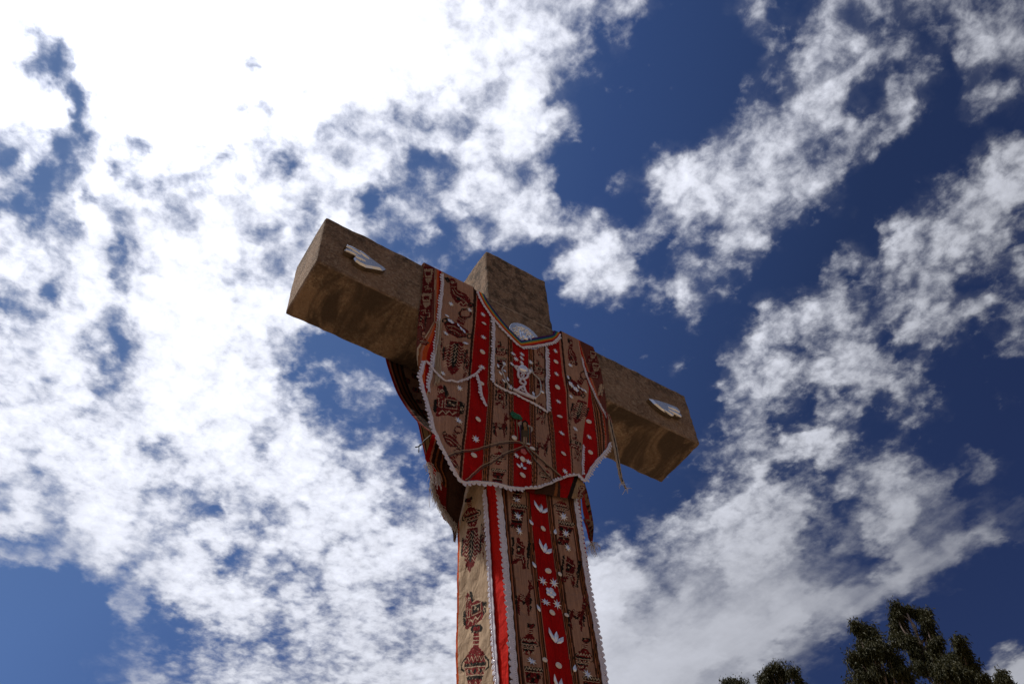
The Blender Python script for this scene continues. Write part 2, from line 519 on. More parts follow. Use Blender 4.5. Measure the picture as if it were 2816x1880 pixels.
# ------------------------------------------------------------------ ground
def ground():
    m, nt, b, N, L = mat_new('dry_earth_and_grass')
    ge = N('ShaderNodeNewGeometry')
    n1 = N('ShaderNodeTexNoise'); L(ge.outputs['Position'], n1.inputs['Vector']); n1.inputs['Scale'].default_value = .35
    n1.inputs['Detail'].default_value = 10; n1.inputs['Roughness'].default_value = .65
    cr = N('ShaderNodeValToRGB'); L(n1.outputs[0], cr.inputs[0])
    e = cr.color_ramp.elements
    e[0].position, e[1].position = .36, .66
    e[0].color, e[1].color = (.11, .095, .05, 1), (.34, .235, .16, 1)
    e.new(.5).color = (.25, .18, .115, 1)
    L(cr.outputs[0], b.inputs['Base Color']); b.inputs['Roughness'].default_value = .95
    n2 = N('ShaderNodeTexNoise'); L(ge.outputs['Position'], n2.inputs['Vector']); n2.inputs['Scale'].default_value = 9
    n2.inputs['Detail'].default_value = 8
    bp = N('ShaderNodeBump'); bp.inputs['Strength'].default_value = .8; bp.inputs['Distance'].default_value = .06
    L(n2.outputs[0], bp.inputs['Height']); L(bp.outputs[0], b.inputs['Normal'])
    V = [(0, 0, 0)]; F = []; n = 64
    rad = [2, 6, 15, 40, 120, 400, 1500, 5000]
    for r in rad:
        for k in range(n):
            a = 2 * math.pi * k / n
            z = 0 if r <= 15 else (vnoise(np.array(r * math.cos(a) * .02 + 9), np.array(r * math.sin(a) * .02 + 4), 3) - .5) * min(r * .02, 6)
            V.append((r * math.cos(a), r * math.sin(a), float(z)))
    F += [[0, 1 + k, 1 + (k + 1) % n] for k in range(n)]
    for i in range(len(rad) - 1):
        F += [[1 + i * n + k, 1 + (i + 1) * n + k, 1 + (i + 1) * n + (k + 1) % n, 1 + i * n + (k + 1) % n] for k in range(n)]
    o = add_mesh('ground', V, F, m, None, True)
    o['kind'] = 'structure'


ground()

# ------------------------------------------------------------------ the stone cross
BW, BD = 0.5, 0.397                      # post width, depth
XL, XR, HB, HT = -1.143, 1.621, 0.5, 0.602
BY = -0.010                              # beam front stands a little proud of the post
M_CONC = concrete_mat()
cross = empty('stone_cross', (0.25, 0.2, 0), 'tall weathered concrete cross draped with red and tan woven cloth', 'cross')


def stone_block(name, lo, hi, step, seed, r=0.012):
    """box with eroded edges: gridded faces, corners pulled in, chips and unevenness"""
    lo, hi = np.array(lo, float), np.array(hi, float)
    ns = [max(2, int(round((hi[i] - lo[i]) / step))) for i in range(3)]
    V, F, key = [], [], {}

    def vid(i, j, k):
        if (i, j, k) not in key:
            key[(i, j, k)] = len(V)
            V.append([lo[0] + (hi[0] - lo[0]) * i / ns[0], lo[1] + (hi[1] - lo[1]) * j / ns[1], lo[2] + (hi[2] - lo[2]) * k / ns[2]])
        return key[(i, j, k)]
    for ax in range(3):
        a1, a2 = (ax + 1) % 3, (ax + 2) % 3
        for side in (0, 1):
            for p in range(ns[a1]):
                for q in range(ns[a2]):
                    f = []
                    for dp, dq in ((0, 0), (1, 0), (1, 1), (0, 1)):
                        idx = [0, 0, 0]; idx[ax] = side * ns[ax]; idx[a1] = p + dp; idx[a2] = q + dq
                        f.append(vid(*idx))
                    F.append(f if side else f[::-1])
    V = np.array(V)
    c = np.clip(V, lo + r, hi - r); d = V - c; n = np.linalg.norm(d, axis=1)
    nn = np.where(n > 1e-9, n, 1)
    cnt = (np.abs(d) > 1e-9).sum(1)
    w = vnoise(V[:, 0] * 9 + V[:, 1] * 5, V[:, 2] * 9 - V[:, 1] * 7, seed) * .5 + vnoise(V[:, 0] * 31 + V[:, 1] * 17, V[:, 2] * 31 - V[:, 1] * 23, seed + 1) * .5
    rr = np.where(cnt >= 2, r * (1.0 - .9 * (w - .3)), r)
    V = c + d / nn[:, None] * rr[:, None]
    e = (fbm(V[:, 0] * 14 + V[:, 1] * 11, V[:, 2] * 14 + V[:, 1] * 9, seed + 5, 3)) * .007
    V += d / nn[:, None] * e[:, None]
    return add_mesh(name, V, np.array(F), M_CONC, cross, True)


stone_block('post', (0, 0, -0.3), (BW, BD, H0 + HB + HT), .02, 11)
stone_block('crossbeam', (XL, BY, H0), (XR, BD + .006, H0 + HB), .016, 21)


def circle3(a, b, c):
    (ax, ay), (bx, by), (cx, cy) = a, b, c
    d = 2 * (ax * (by - cy) + bx * (cy - ay) + cx * (ay - by))
    ux = ((ax ** 2 + ay ** 2) * (by - cy) + (bx ** 2 + by ** 2) * (cy - ay) + (cx ** 2 + cy ** 2) * (ay - by)) / d
    uy = ((ax ** 2 + ay ** 2) * (cx - bx) + (bx ** 2 + by ** 2) * (ax - cx) + (cx ** 2 + cy ** 2) * (bx - ax)) / d
    return ux, uy, math.hypot(ax - ux, ay - uy)


def medallion():
    P = [to_plane(p, 1, BY - .012) for p in ZZ(Z8, (474, 485), (560, 420), (745, 530))]
    cx, cz, R = circle3(*[(p[0], p[2]) for p in P])
    mb = MB()
    # dished plate with a rolled rim, then a repousse head with rays of thorns and hair
    prof = [(0, .010), (.55 * R, .011), (.86 * R, .009), (.92 * R, .014), (.97 * R, .014), (R, .008), (R, -.004)]
    n = 48
    V = [(cx, BY - .010, cz)]
    for r_, h in prof[1:]:
        V += [(cx + r_ * math.cos(2 * math.pi * k / n), BY - h, cz + r_ * math.sin(2 * math.pi * k / n)) for k in range(n)]
    F = [[0, 1 + (k + 1) % n, 1 + k] for k in range(n)]
    for i in range(len(prof) - 2):
        F += [[1 + i * n + k, 1 + i * n + (k + 1) % n, 1 + (i + 1) * n + (k + 1) % n, 1 + (i + 1) * n + k] for k in range(n)]
    mb.add(V, F)
    plate = mb.build('silver_medallion', M_SILVER, cross, True)
    h = MB()

    def blob(x, z, rx, rz, ry, n1=14, n2=7):
        V = []; F = []
        for i in range(n2 + 1):
            ph = math.pi / 2 * i / n2
            for k in range(n1):
                a = 2 * math.pi * k / n1
                V.append((cx + R * (x + rx * math.cos(a) * math.cos(ph)), BY - .010 - ry * math.sin(ph), cz + R * (z + rz * math.sin(a) * math.cos(ph))))
        for i in range(n2):
            for k in range(n1):
                F.append([i * n1 + k, (i + 1) * n1 + k, (i + 1) * n1 + (k + 1) % n1, i * n1 + (k + 1) % n1])
        h.add(V, F)
    blob(0, .02, .25, .34, .020)                                    # face
    blob(0, .03, .045, .12, .032)                                   # nose
    for s_ in (-1, 1):
        blob(.105 * s_, .10, .055, .028, .026)                      # eyes
        blob(.10 * s_, .17, .085, .020, .026)                       # brows
        blob(.30 * s_, -.12, .09, .34, .016)                        # hair falling beside the face
        blob(.34 * s_, .12, .08, .22, .014)
    blob(0, -.13, .09, .022, .028)                                  # lips
    blob(0, -.32, .15, .16, .024)                                   # beard
    for k in range(26):                                             # wreath of thorns and leaves
        a = math.radians(-30 + 240 * k / 25)
        rr = .47 + .10 * (k % 2)
        blob(rr * math.cos(a), .05 + rr * math.sin(a), .055 + .02 * (k % 3), .05, .008 + .002 * (k % 3), 8, 3)
    for k in range(17):
        a = math.radians(-20 + 220 * k / 16)
        p0 = np.array([cx + R * .55 * math.cos(a), BY - .014, cz + R * (.05 + .55 * math.sin(a))])
        p1 = np.array([cx + R * (.70 + .08 * (k % 2)) * math.cos(a + .12), BY - .013, cz + R * (.05 + (.70 + .08 * (k % 2)) * math.sin(a + .12))])
        h.tube([p0, p1], [.007, .002], 5)
    h.build('embossed_face', M_SILVER, plate, True)


medallion()


def silver_hand(px_top, fingers, label):
    """embossed metal hand: outline in px on the plate's upper face, thick edge back to the stone"""
    yf = BY - .030
    P = np.array([to_plane(p, 1, yf) for p in px_top])
    n = len(P)
    c = P.mean(0)
    ar = sum(P[i][0] * P[(i + 1) % n][2] - P[(i + 1) % n][0] * P[i][2] for i in range(n))
    if ar < 0: P = P[::-1]
    mb = MB()
    inner = P.copy(); inner[:, [0, 2]] = c[[0, 2]] + (P - c)[:, [0, 2]] * .86; inner[:, 1] = yf - .010
    outer = P.copy(); outer[:, 1] = yf + .004
    back = P.copy(); back[:, 1] = BY + .003
    V = np.concatenate([inner, P, outer, back])
    F = [list(range(n))]
    ring = lambda r_: [[r_ * n + k, (r_ + 1) * n + k, (r_ + 1) * n + (k + 1) % n, r_ * n + (k + 1) % n] for k in range(n)]
    mb.add(V, F + ring(0))
    o = mb.build('silver_hand', M_SILVER, cross, False)
    ed = MB(); ed.add(V, ring(1) + ring(2)); ed.build('cast_edge', M_SHADED, o)
    o['label'] = label
    for path in fingers:
        f = MB()
        Q = np.array([to_plane(p, 1, yf - .006) for p in path])
        f.tube(resample(Q, 12), np.concatenate([np.linspace(.011, .014, 6), np.linspace(.014, .009, 6)]), 8)
        f.build('finger', M_SILVER, o, True)
    return o


def resample(P, n=None, step=None):
    P = np.asarray(P, float)
    d = np.concatenate([[0], np.cumsum(np.linalg.norm(np.diff(P, axis=0), axis=1))])
    if n is None: n = max(2, int(d[-1] / step) + 1)
    t = np.linspace(0, d[-1], n)
    return np.stack([np.interp(t, d, P[:, k]) for k in range(P.shape[1])], 1)


def smooth_poly(P, n):
    """Catmull-Rom through the points, n samples per span"""
    P = np.asarray(P, float); Q = np.vstack([2 * P[0] - P[1], P, 2 * P[-1] - P[-2]]); out = []
    for i in range(1, len(Q) - 2):
        for t in np.linspace(0, 1, n, endpoint=False):
            a, b, c, d = Q[i - 1], Q[i], Q[i + 1], Q[i + 2]
            out.append(.5 * (2 * b + (c - a) * t + (2 * a - 5 * b + 4 * c - d) * t * t + (3 * b - a - 3 * c + d) * t ** 3))
    out.append(Q[-2])
    return np.array(out)


silver_hand(ZZ(Z1, (570, 350), (598, 345), (640, 368), (690, 395), (735, 418), (800, 472), (860, 515), (908, 546), (880, 556), (800, 540), (740, 530), (690, 505),
               (655, 480), (640, 455), (652, 432), (628, 425), (590, 405), (565, 388), (572, 378), (610, 392), (618, 382), (590, 364)),
            [ZZ(Z1, (580, 354), (640, 385), (700, 425)), ZZ(Z1, (575, 388), (620, 405), (680, 438)),
             ZZ(Z1, (655, 440), (690, 455), (740, 480)), ZZ(Z1, (690, 400), (730, 432), (770, 462))],
            'polished silver relief hand, fingers to the left')
silver_hand(ZZ(Z5, (702, 677), (760, 690), (850, 718), (905, 740), (945, 757), (970, 785), (968, 800), (945, 790), (985, 825), (978, 840), (945, 830), (915, 812), (915, 826),
               (885, 822), (850, 800), (800, 768), (745, 722)),
            [ZZ(Z5, (965, 795), (920, 770), (865, 750)), ZZ(Z5, (978, 832), (930, 805), (870, 775)),
             ZZ(Z5, (905, 822), (870, 800), (840, 778))],
            'polished silver relief hand, fingers to the right')

# ------------------------------------------------------------------ woven cloth: dyes, motifs, canvas
TAN, RED, MAROON = (.375, .210, .142), (.37, .006, .006), (.135, .014, .014)
BLACKG, DKBROWN, OCHRE = (.020, .018, .014), (.038, .016, .010), (.26, .095, .036)
PINK, CREAM, ORANGE = (.42, .17, .11), (.50, .38, .26), (.55, .085, .02)


def m_jar(big=False):
    R_, K, C_ = (.20, .016, .016), BLACKG, CREAM
    L = [('p', K, [(.34, .0), (.66, .0), (.72, .06), (.66, .12), (.34, .12), (.28, .06)]), ('p', R_, [(.40, .03), (.60, .03), (.62, .09), (.38, .09)]),
         ('p', R_, [(.40, .12), (.60, .12), (.60, .34), (.40, .34)]),
         ('l', C_, .014, [(.40, .18), (.60, .18)]), ('l', C_, .014, [(.40, .24), (.60, .24)]), ('l', C_, .014, [(.40, .30), (.60, .30)]),
         ('p', R_, [(.40, .33), (.60, .33), (.84, .47), (.88, .62), (.74, .90), (.60, 1), (.40, 1), (.26, .90), (.12, .62), (.16, .47)]),
         ('p', K, [(.13, .58), (.87, .58), (.86, .64), (.14, .64)]), ('p', K, [(.2, .78), (.8, .78), (.76, .84), (.24, .84)]),
         ('l', K, .035, [(.16, .50), (.04, .56), (.02, .66), (.12, .70)]), ('l', K, .035, [(.84, .50), (.96, .56), (.98, .66), (.88, .70)])]
    for k in range(5):
        x = .22 + .14 * k
        L += [('l', C_, .012, [(x - .06, .55), (x, .48), (x + .06, .55)]), ('l', C_, .012, [(x - .05, .75), (x, .68), (x + .05, .75)])]
    for k in range(3):
        L += [('e', K, .30 + .2 * k, .71, .05, .035), ('l', C_, .010, [(.28 + .2 * k, .92), (.33 + .2 * k, .87), (.38 + .2 * k, .92)])]
    L += [('l', C_, .010, [(.13, .645), (.87, .645)]), ('l', C_, .010, [(.2, .775), (.8, .775)])]
    return L


def m_cup():
    R_, K, C_ = (.17, .015, .015), BLACKG, CREAM
    L = [('p', K, [(0, 0), (1, 0), (.95, .16), (.05, .16)]), ('p', R_, [(.05, .16), (.95, .16), (.80, .62), (.84, 1), (.16, 1), (.20, .62)])]
    for k in range(6):
        L.append(('l', C_, .025, [(.05 + .15 * k, .13), (.12 + .15 * k, .03), (.20 + .15 * k, .13)]))
    L += [('p', K, [(.14, .28), (.36, .28), (.36, .44), (.18, .44)]), ('p', K, [(.64, .28), (.86, .28), (.82, .44), (.64, .44)]), ('p', K, [(.4, .44), (.6, .44), (.6, .62), (.4, .62)]),
          ('p', K, [(.2, .7), (.8, .7), (.8, .78), (.2, .78)]), ('p', K, [(.22, .88), (.42, .88), (.42, 1), (.22, 1)]), ('p', K, [(.58, .88), (.78, .88), (.78, 1), (.58, 1)]),
          ('l', C_, .02, [(.06, .2), (.94, .2)]), ('l', C_, .02, [(.2, .66), (.8, .66)])]
    return L


def m_deer():
    R_, K = (.135, .015, .013), BLACKG
    return [('p', R_, [(.12, .46), (.30, .40), (.56, .46), (.66, .40), (.70, .10), (.78, .04), (.86, .16), (.98, .20), (.92, .27), (.82, .27), (.86, .52), (.80, .66), (.56, .68), (.30, .62), (.14, .62)]),
            ('l', R_, .045, [(.72, .12), (.66, .0)]), ('l', R_, .045, [(.78, .12), (.80, .0)]),
            ('p', K, [(.12, .46), (.0, .42), (.02, .56), (.10, .60)]),
            ('p', R_, [(.14, .58), (.30, .60), (.26, .76), (.36, 1), (.26, .98), (.14, .78)]), ('p', K, [(.04, .55), (.16, .60), (.18, .78), (.22, .96), (.12, .92), (.08, .74)]),
            ('p', R_, [(.62, .62), (.80, .60), (.80, .80), (.88, 1), (.78, 1), (.70, .80)]), ('p', K, [(.80, .48), (.90, .50), (.90, .70), (.94, .90), (.86, .86), (.80, .66)]),
            ('p', K, [(.40, .60), (.58, .60), (.58, .70), (.42, .70)]), ('l', CREAM, .02, [(.30, .44), (.54, .49)]), ('l', CREAM, .02, [(.30, .49), (.54, .54)]), ('l', CREAM, .02, [(.32, .54), (.54, .59)])]


def m_bull():
    R_, K, C_ = (.19, .016, .016), BLACKG, CREAM
    return [('p', R_, [(.18, .30), (.14, .08), (.24, .0), (.34, .14), (.40, .36), (.62, .34), (.90, .52), (.84, .92), (.16, .96), (.05, .62)]),
            ('p', K, [(.30, .0), (.40, .06), (.50, .30), (.40, .38), (.34, .16)]), ('p', K, [(.82, .46), (1, .52), (.98, .80), (.86, .86)]),
            ('p', K, [(.05, .48), (.16, .44), (.16, .86), (.06, .82)]), ('e', C_, .29, .20, .055, .05), ('e', K, .29, .20, .026, .024),
            ('e', C_, .91, .67, .05, .06), ('e', K, .91, .67, .024, .03), ('l', C_, .026, [(.24, .86), (.34, .76), (.44, .86), (.54, .76), (.64, .86), (.76, .78)]),
            ('p', K, [(.44, .44), (.74, .48), (.72, .66), (.44, .64)]), ('p', C_, [(.50, .49), (.58, .50), (.58, .55), (.50, .54)]), ('p', C_, [(.62, .56), (.69, .57), (.68, .62), (.62, .61)]),
            ('l', C_, .018, [(.40, .42), (.76, .46), (.76, .70), (.40, .68), (.40, .42)]), ('l', C_, .016, [(.20, .40), (.22, .66), (.32, .68), (.32, .46)]), ('l', C_, .016, [(.17, .12), (.22, .28)])]


def m_figure():
    """stepped spread figure built of zigzag rays"""
    R_, K, C_ = (.17, .015, .015), BLACKG, CREAM
    L = [('p', R_, [(.24, .0), (.76, .0), (.80, .20), (.98, .24), (.94, .58), (.80, .62), (.70, .86), (.5, 1), (.30, .86), (.20, .62), (.06, .58), (.02, .24), (.20, .20)]),
         ('p', K, [(.42, .06), (.58, .06), (.62, .60), (.5, .82), (.38, .60)]), ('p', K, [(.0, .20), (.09, .18), (.09, .62), (.02, .60)]), ('p', K, [(.91, .18), (1, .20), (.98, .60), (.91, .62)])]
    for k in range(8):
        y = .07 + .085 * k
        for s_ in (0, 1):
            a = lambda x: 1 - x if s_ else x
            L.append(('l', C_, .016, [(a(.10 + .02 * (k % 2)), y + .12), (a(.22), y + .05), (a(.30), y + .09), (a(.42), y)]))
    L += [('l', C_, .018, [(.46, .10), (.54, .16), (.46, .22), (.54, .28), (.46, .34), (.54, .40), (.46, .46), (.54, .52), (.48, .60)]), ('p', K, [(.2, .4), (.27, .4), (.27, .47), (.2, .47)]), ('p', K, [(.73, .4), (.8, .4), (.8, .47), (.73, .47)])]
    return L


def m_stepbird():
    R_, K, C_ = (.15, .014, .013), BLACKG, CREAM
    return [('p', K, [(.0, .05), (.12, .0), (.14, .62), (.04, .58)]), ('p', R_, [(.24, .04), (.40, .04), (.42, .14), (.60, .14), (.60, .26), (.72, .28), (.70, .62), (.78, .70), (.84, .98), (.70, 1), (.58, .74), (.44, .72), (.34, .84), (.08, .86), (.10, .74), (.26, .70)]),
            ('p', K, [(.82, .12), (.98, .16), (.98, .98), (.88, .96), (.90, .70), (.82, .60)]), ('p', K, [(.30, .30), (.48, .30), (.48, .50), (.30, .50)]),
            ('l', C_, .02, [(.28, .22), (.64, .34)]), ('l', C_, .02, [(.28, .56), (.66, .60)]), ('p', C_, [(.36, .36), (.43, .36), (.43, .43), (.36, .43)]), ('l', C_, .018, [(.30, .66), (.40, .62), (.50, .68), (.60, .64), (.70, .80)])]


def m_pot():
    """round pot with a looped strap handle and a spout"""
    R_, K, C_ = (.16, .015, .014), BLACKG, CREAM
    return [('p', R_, [(.04, .50), (.16, .40), (.42, .46), (.70, .60), (.88, .76), (.80, .94), (.52, .98), (.20, .82)]), ('e', K, .10, .42, .10, .09), ('e', TAN, .10, .42, .05, .045),
            ('e', K, .90, .90, .10, .09), ('e', TAN, .90, .90, .055, .05), ('p', R_, [(.46, .44), (.58, .20), (.78, .32), (.70, .58)]), ('e', K, .74, .17, .22, .17), ('e', TAN, .74, .17, .165, .12), ('e', R_, .74, .17, .185, .14), ('e', TAN, .74, .17, .15, .105),
            ('l', C_, .018, [(.14, .58), (.40, .60), (.66, .74), (.82, .84)]), ('l', C_, .018, [(.20, .70), (.42, .74), (.62, .86)]), ('l', C_, .014, [(.54, .30), (.72, .40)]), ('l', C_, .014, [(.52, .36), (.70, .46)]),
            ('l', K, .03, [(.10, .52), (.30, .80), (.54, .95), (.78, .92)])]


def m_bird():
    R_, K, C_ = (.16, .015, .015), BLACKG, CREAM
    return [('p', R_, [(.12, .06), (.30, .02), (.44, .20), (.46, .38), (.74, .52), (.92, .70), (.88, .88), (.64, .92), (.40, .78), (.24, .52), (.22, .26)]), ('p', K, [(.0, .02), (.14, .0), (.22, .14), (.12, .20)]),
            ('e', C_, .28, .16, .05, .045), ('e', K, .28, .16, .022, .02), ('e', K, .92, .86, .10, .08), ('e', R_, .92, .86, .05, .04), ('l', C_, .02, [(.30, .40), (.40, .56), (.60, .66), (.80, .80)]),
            ('l', C_, .018, [(.36, .38), (.50, .52), (.66, .56)]), ('p', K, [(.46, .62), (.58, .66), (.58, .76), (.46, .72)]), ('l', C_, .016, [(.52, .84), (.60, .78), (.68, .88), (.76, .80), (.84, .86)]), ('l', C_, .014, [(.26, .30), (.40, .30)])]


def m_panelstrip():
    """bands of stepped fret, as on the dark outer strip"""
    K, R_, C_ = BLACKG, (.13, .012, .012), (.34, .24, .16)
    return [('p', R_, [(0, 0), (1, 0), (1, 1), (0, 1)]), ('p', C_, [(.08, .10), (.92, .06), (.80, .48), (.50, .62), (.30, .50)]), ('p', R_, [(.24, .18), (.76, .15), (.70, .30), (.28, .32)]),
            ('l', R_, .06, [(.20, .40), (.74, .38)]), ('l', C_, .05, [(.15, .72), (.5, .66), (.5, .80), (.85, .76), (.85, .92), (.2, .94)]), ('l', C_, .04, [(.3, .84), (.4, .74)])]


class Sheet:
    """a piece of cloth on a plane (axis 1: facing the viewer side, axis 0: facing left) with woven colours"""
    def __init__(self, axis, depth, d, h0, h1, zt, zb):
        self.axis, self.depth, self.d = axis, depth, d
        self.h = np.arange(h0, h1, d) + d / 2; self.z = np.arange(zt, zb, -d) - d / 2
        self.h0, self.zt = h0, zt
        self.H, self.Z = np.meshgrid(self.h, self.z)
        self.C = np.zeros(self.H.shape + (3,)); self.C[:] = TAN
        self.mask = np.ones(self.H.shape, bool)

    def conv(self, px):
        """reading -> cloth coordinates (h, z relative to the beam underside)"""
        y = float(self.depth(np.array(0.2), np.array(-.3)))
        k = 0 if self.axis == 1 else 1
        for _ in range(4):
            P = to_plane(px, self.axis, y)
            y = float(self.depth(np.array(P[k]), np.array(P[2] - H0)))
        return P[k], P[2] - H0

    def pos(self, h, z, off=0.0):
        d_ = self.depth(np.asarray(h, float), np.asarray(z, float)) - off
        h = np.asarray(h, float); z = np.asarray(z, float) + H0
        return np.stack([h, d_, z], -1) if self.axis == 1 else np.stack([d_, h, z], -1)

    def at(self, px, off=0.0):
        h, z = self.conv(px); return self.pos(h, z, off)

    def inside(self, poly, soft=0):
        P = np.asarray(poly); x, z = P[:, 0], P[:, 1]
        i0 = max(0, int((self.zt - z.max()) / self.d) - 1); i1 = min(len(self.z), int((self.zt - z.min()) / self.d) + 2)
        j0 = max(0, int((x.min() - self.h0) / self.d) - 1); j1 = min(len(self.h), int((x.max() - self.h0) / self.d) + 2)
        if i1 <= i0 or j1 <= j0: return slice(0, 0), slice(0, 0), np.zeros((0, 0), bool)
        Hs, Zs = self.H[i0:i1, j0:j1], self.Z[i0:i1, j0:j1]; ins = np.zeros(Hs.shape, bool)
        n = len(P)
        for a in range(n):
            b = (a + 1) % n
            c = (z[a] > Zs) != (z[b] > Zs)
            xx = x[a] + (Zs - z[a]) / (z[b] - z[a] + 1e-12) * (x[b] - x[a])
            ins ^= c & (Hs < xx)
        return slice(i0, i1), slice(j0, j1), ins

    def fill(self, poly, col):
        a, b, ins = self.inside(poly); self.C[a, b][ins] = col

    def weave(self, poly, col):
        """fill whose edges step and fray with the threads"""
        if not hasattr(self, 'J'):
            self.J = ((vnoise(self.H * 150, self.Z * 150, 91) - .5) * .009, (vnoise(self.H * 150 + 40, self.Z * 150, 92) - .5) * .009, vnoise(self.H * 300, self.Z * 300, 93))
        H, Z = self.H, self.Z
        self.H, self.Z = H + self.J[0], Z + self.J[1]
        a, b, ins = self.inside(poly); self.H, self.Z = H, Z
        ins &= self.J[2][a, b] > .10
        col = np.array(col)
        if ins.any() and col[0] < .3:                       # small repeating figures woven into the solid parts
            i, j = np.floor(H[a, b] / .0072).astype(int), np.floor(Z[a, b] / .0072).astype(int)
            sub = self.C[a, b]
            sub[ins] = col
            dark = ins & (((i + j) % 4 == 0) | ((i - j) % 6 == 0)); sub[dark] = col * .35
            lite = ins & ((i * 2 + j) % 11 == 0) & ((j % 3) == 0); sub[lite] = (.30, .20, .13)
        else:
            self.C[a, b][ins] = col

    def line(self, pts, w, col):
        for p, q in zip(pts[:-1], pts[1:]):
            p, q = np.array(p), np.array(q); t = q - p; t = t / (np.linalg.norm(t) + 1e-9); n = np.array([-t[1], t[0]]) * w / 2; e = t * w / 3
            self.fill([p - e + n, q + e + n, q + e - n, p - e - n], col)

    def motif(self, m, c, w, h, ang=0.0, skew=0.0):
        ca, sa = math.cos(math.radians(ang)), math.sin(math.radians(ang))

        def T(u, v):
            x, y = (u - .5) * w, (v - .5) * h + skew * (u - .5) * w
            return self.conv((c[0] + ca * x - sa * y, c[1] + sa * x + ca * y))
        a0, a1 = np.array(T(0, .5)), np.array(T(1, .5)); W = np.linalg.norm(a1 - a0)
        for s_ in m:
            if s_[0] == 'p': self.weave([T(*q) for q in s_[2]], s_[1])
            elif s_[0] == 'l': self.line([T(*q) for q in s_[3]], max(s_[2] * W, self.d * 1.05), s_[1])
            else:
                _, col, cu, cv, ru, rv = s_
                self.weave([T(cu + ru * math.cos(k * math.pi / 9), cv + rv * math.sin(k * math.pi / 9)) for k in range(18)], col)

    def zones(self, lines, paints):
        """lines: lists of readings; paints[i](frac) colours the zone right of line i"""
        X = []
        for ln in lines:
            q = np.array([self.conv(p) for p in ln]); q = q[np.argsort(q[:, 1])]
            X.append(np.interp(self.z, q[:, 1], q[:, 0]))
        X = np.array(X)
        X = np.maximum.accumulate(X, axis=0)
        for i, pt in enumerate(paints):
            if pt is None: continue
            lo, hi = X[i][:, None], X[i + 1][:, None]
            f = (self.H - lo) / np.maximum(hi - lo, 1e-6)
            ins = (self.H >= lo) & (self.H < hi)
            self.C[ins] = pt(f[ins])
        self.X = X

    def cut(self, poly):
        a, b, ins = self.inside(poly); m = np.zeros(self.mask.shape, bool); m[a, b] = ins; self.mask &= m

    def build(self, name, mat, parent, posf=None):
        n, m = self.H.shape
        st = fbm(self.H * 260, self.Z * 3.1, 5, 2)[..., None] * .55 + fbm(self.H * 40, self.Z * 9, 8, 3)[..., None] * .25
        colr = self.C * (1 + st)
        hv = np.concatenate([self.h - self.d / 2, [self.h[-1] + self.d / 2]]); zv = np.concatenate([self.z + self.d / 2, [self.z[-1] - self.d / 2]])
        HV, ZV = np.meshgrid(hv, zv)
        V = (posf or self.pos)(HV, ZV).reshape(-1, 3)
        I, J = np.nonzero(self.mask); w = m + 1
        F = np.stack([I * w + J, (I + 1) * w + J, (I + 1) * w + J + 1, I * w + J + 1], 1)
        use = np.zeros(len(V), bool); use[F.ravel()] = True; re = np.cumsum(use) - 1
        return add_mesh(name, V[use], re[F], mat, parent, True, colr[I, J])


def flat(c): return lambda f: np.tile(c, (len(f), 1))


def bands(*stops):
    """stops: (upper fraction, colour)"""
    def fn(f):
        out = np.zeros((len(f), 3)); lo = -1
        for hi, c in stops:
            out[(f >= lo) & (f < hi)] = c; lo = hi
        out[f >= lo] = stops[-1][1]
        return out
    return fn


B_IN = bands((.07, DKBROWN), (.16, PINK), (.30, DKBROWN), (.42, OCHRE), (.55, DKBROWN), (.66, OCHRE), (.72, PINK), (.86, DKBROWN), (1, (.11, .045, .024)))
B_OUT = bands((.14, (.11, .045, .024)), (.28, DKBROWN), (.34, PINK), (.45, OCHRE), (.58, DKBROWN), (.70, OCHRE), (.84, DKBROWN), (.93, PINK), (1, DKBROWN))

# ------------------------------------------------------------------ the tunic
tunic = empty('woven_tunic', (0.2, 0.2, H0), 'red and tan patterned tunic with white lace and rainbow collar on the crossbeam', 'tunic')
ZTOP = HB + .010


def tunic_y(h, z):
    low = sstep(-z, .05, 1.05)
    fold = fbm(h * 5 + 3, z * 2.2, 31, 3) * .046 * low + fbm(h * 13, z * 5, 35, 2) * .014 * sstep(-z, -.3, .2)
    pleat = np.sin(h * 21 + 1.5 * vnoise(h * 2, z * 2, 4) + z * 1.2) * .009 * low
    return BY - .013 - .040 * low + fold + pleat


def tunic_pos(h, z, off=0.0):
    """front hangs down; above the beam's edge the cloth turns over it and lies on top, then drops behind"""
    y = tunic_y(h, np.minimum(z, ZTOP)) - off
    over = np.maximum(z - ZTOP, 0)
    run = BD + .032
    top = np.minimum(over, run); back = np.maximum(over - run, 0)
    zz = np.minimum(z, ZTOP) + .010 * np.sin(np.clip(over / .03, 0, 1) * math.pi / 2) + fbm(h * 9, over * 6, 44, 2) * .008 * (over > .02) - back
    return np.stack([h, y + top, zz + H0], -1)


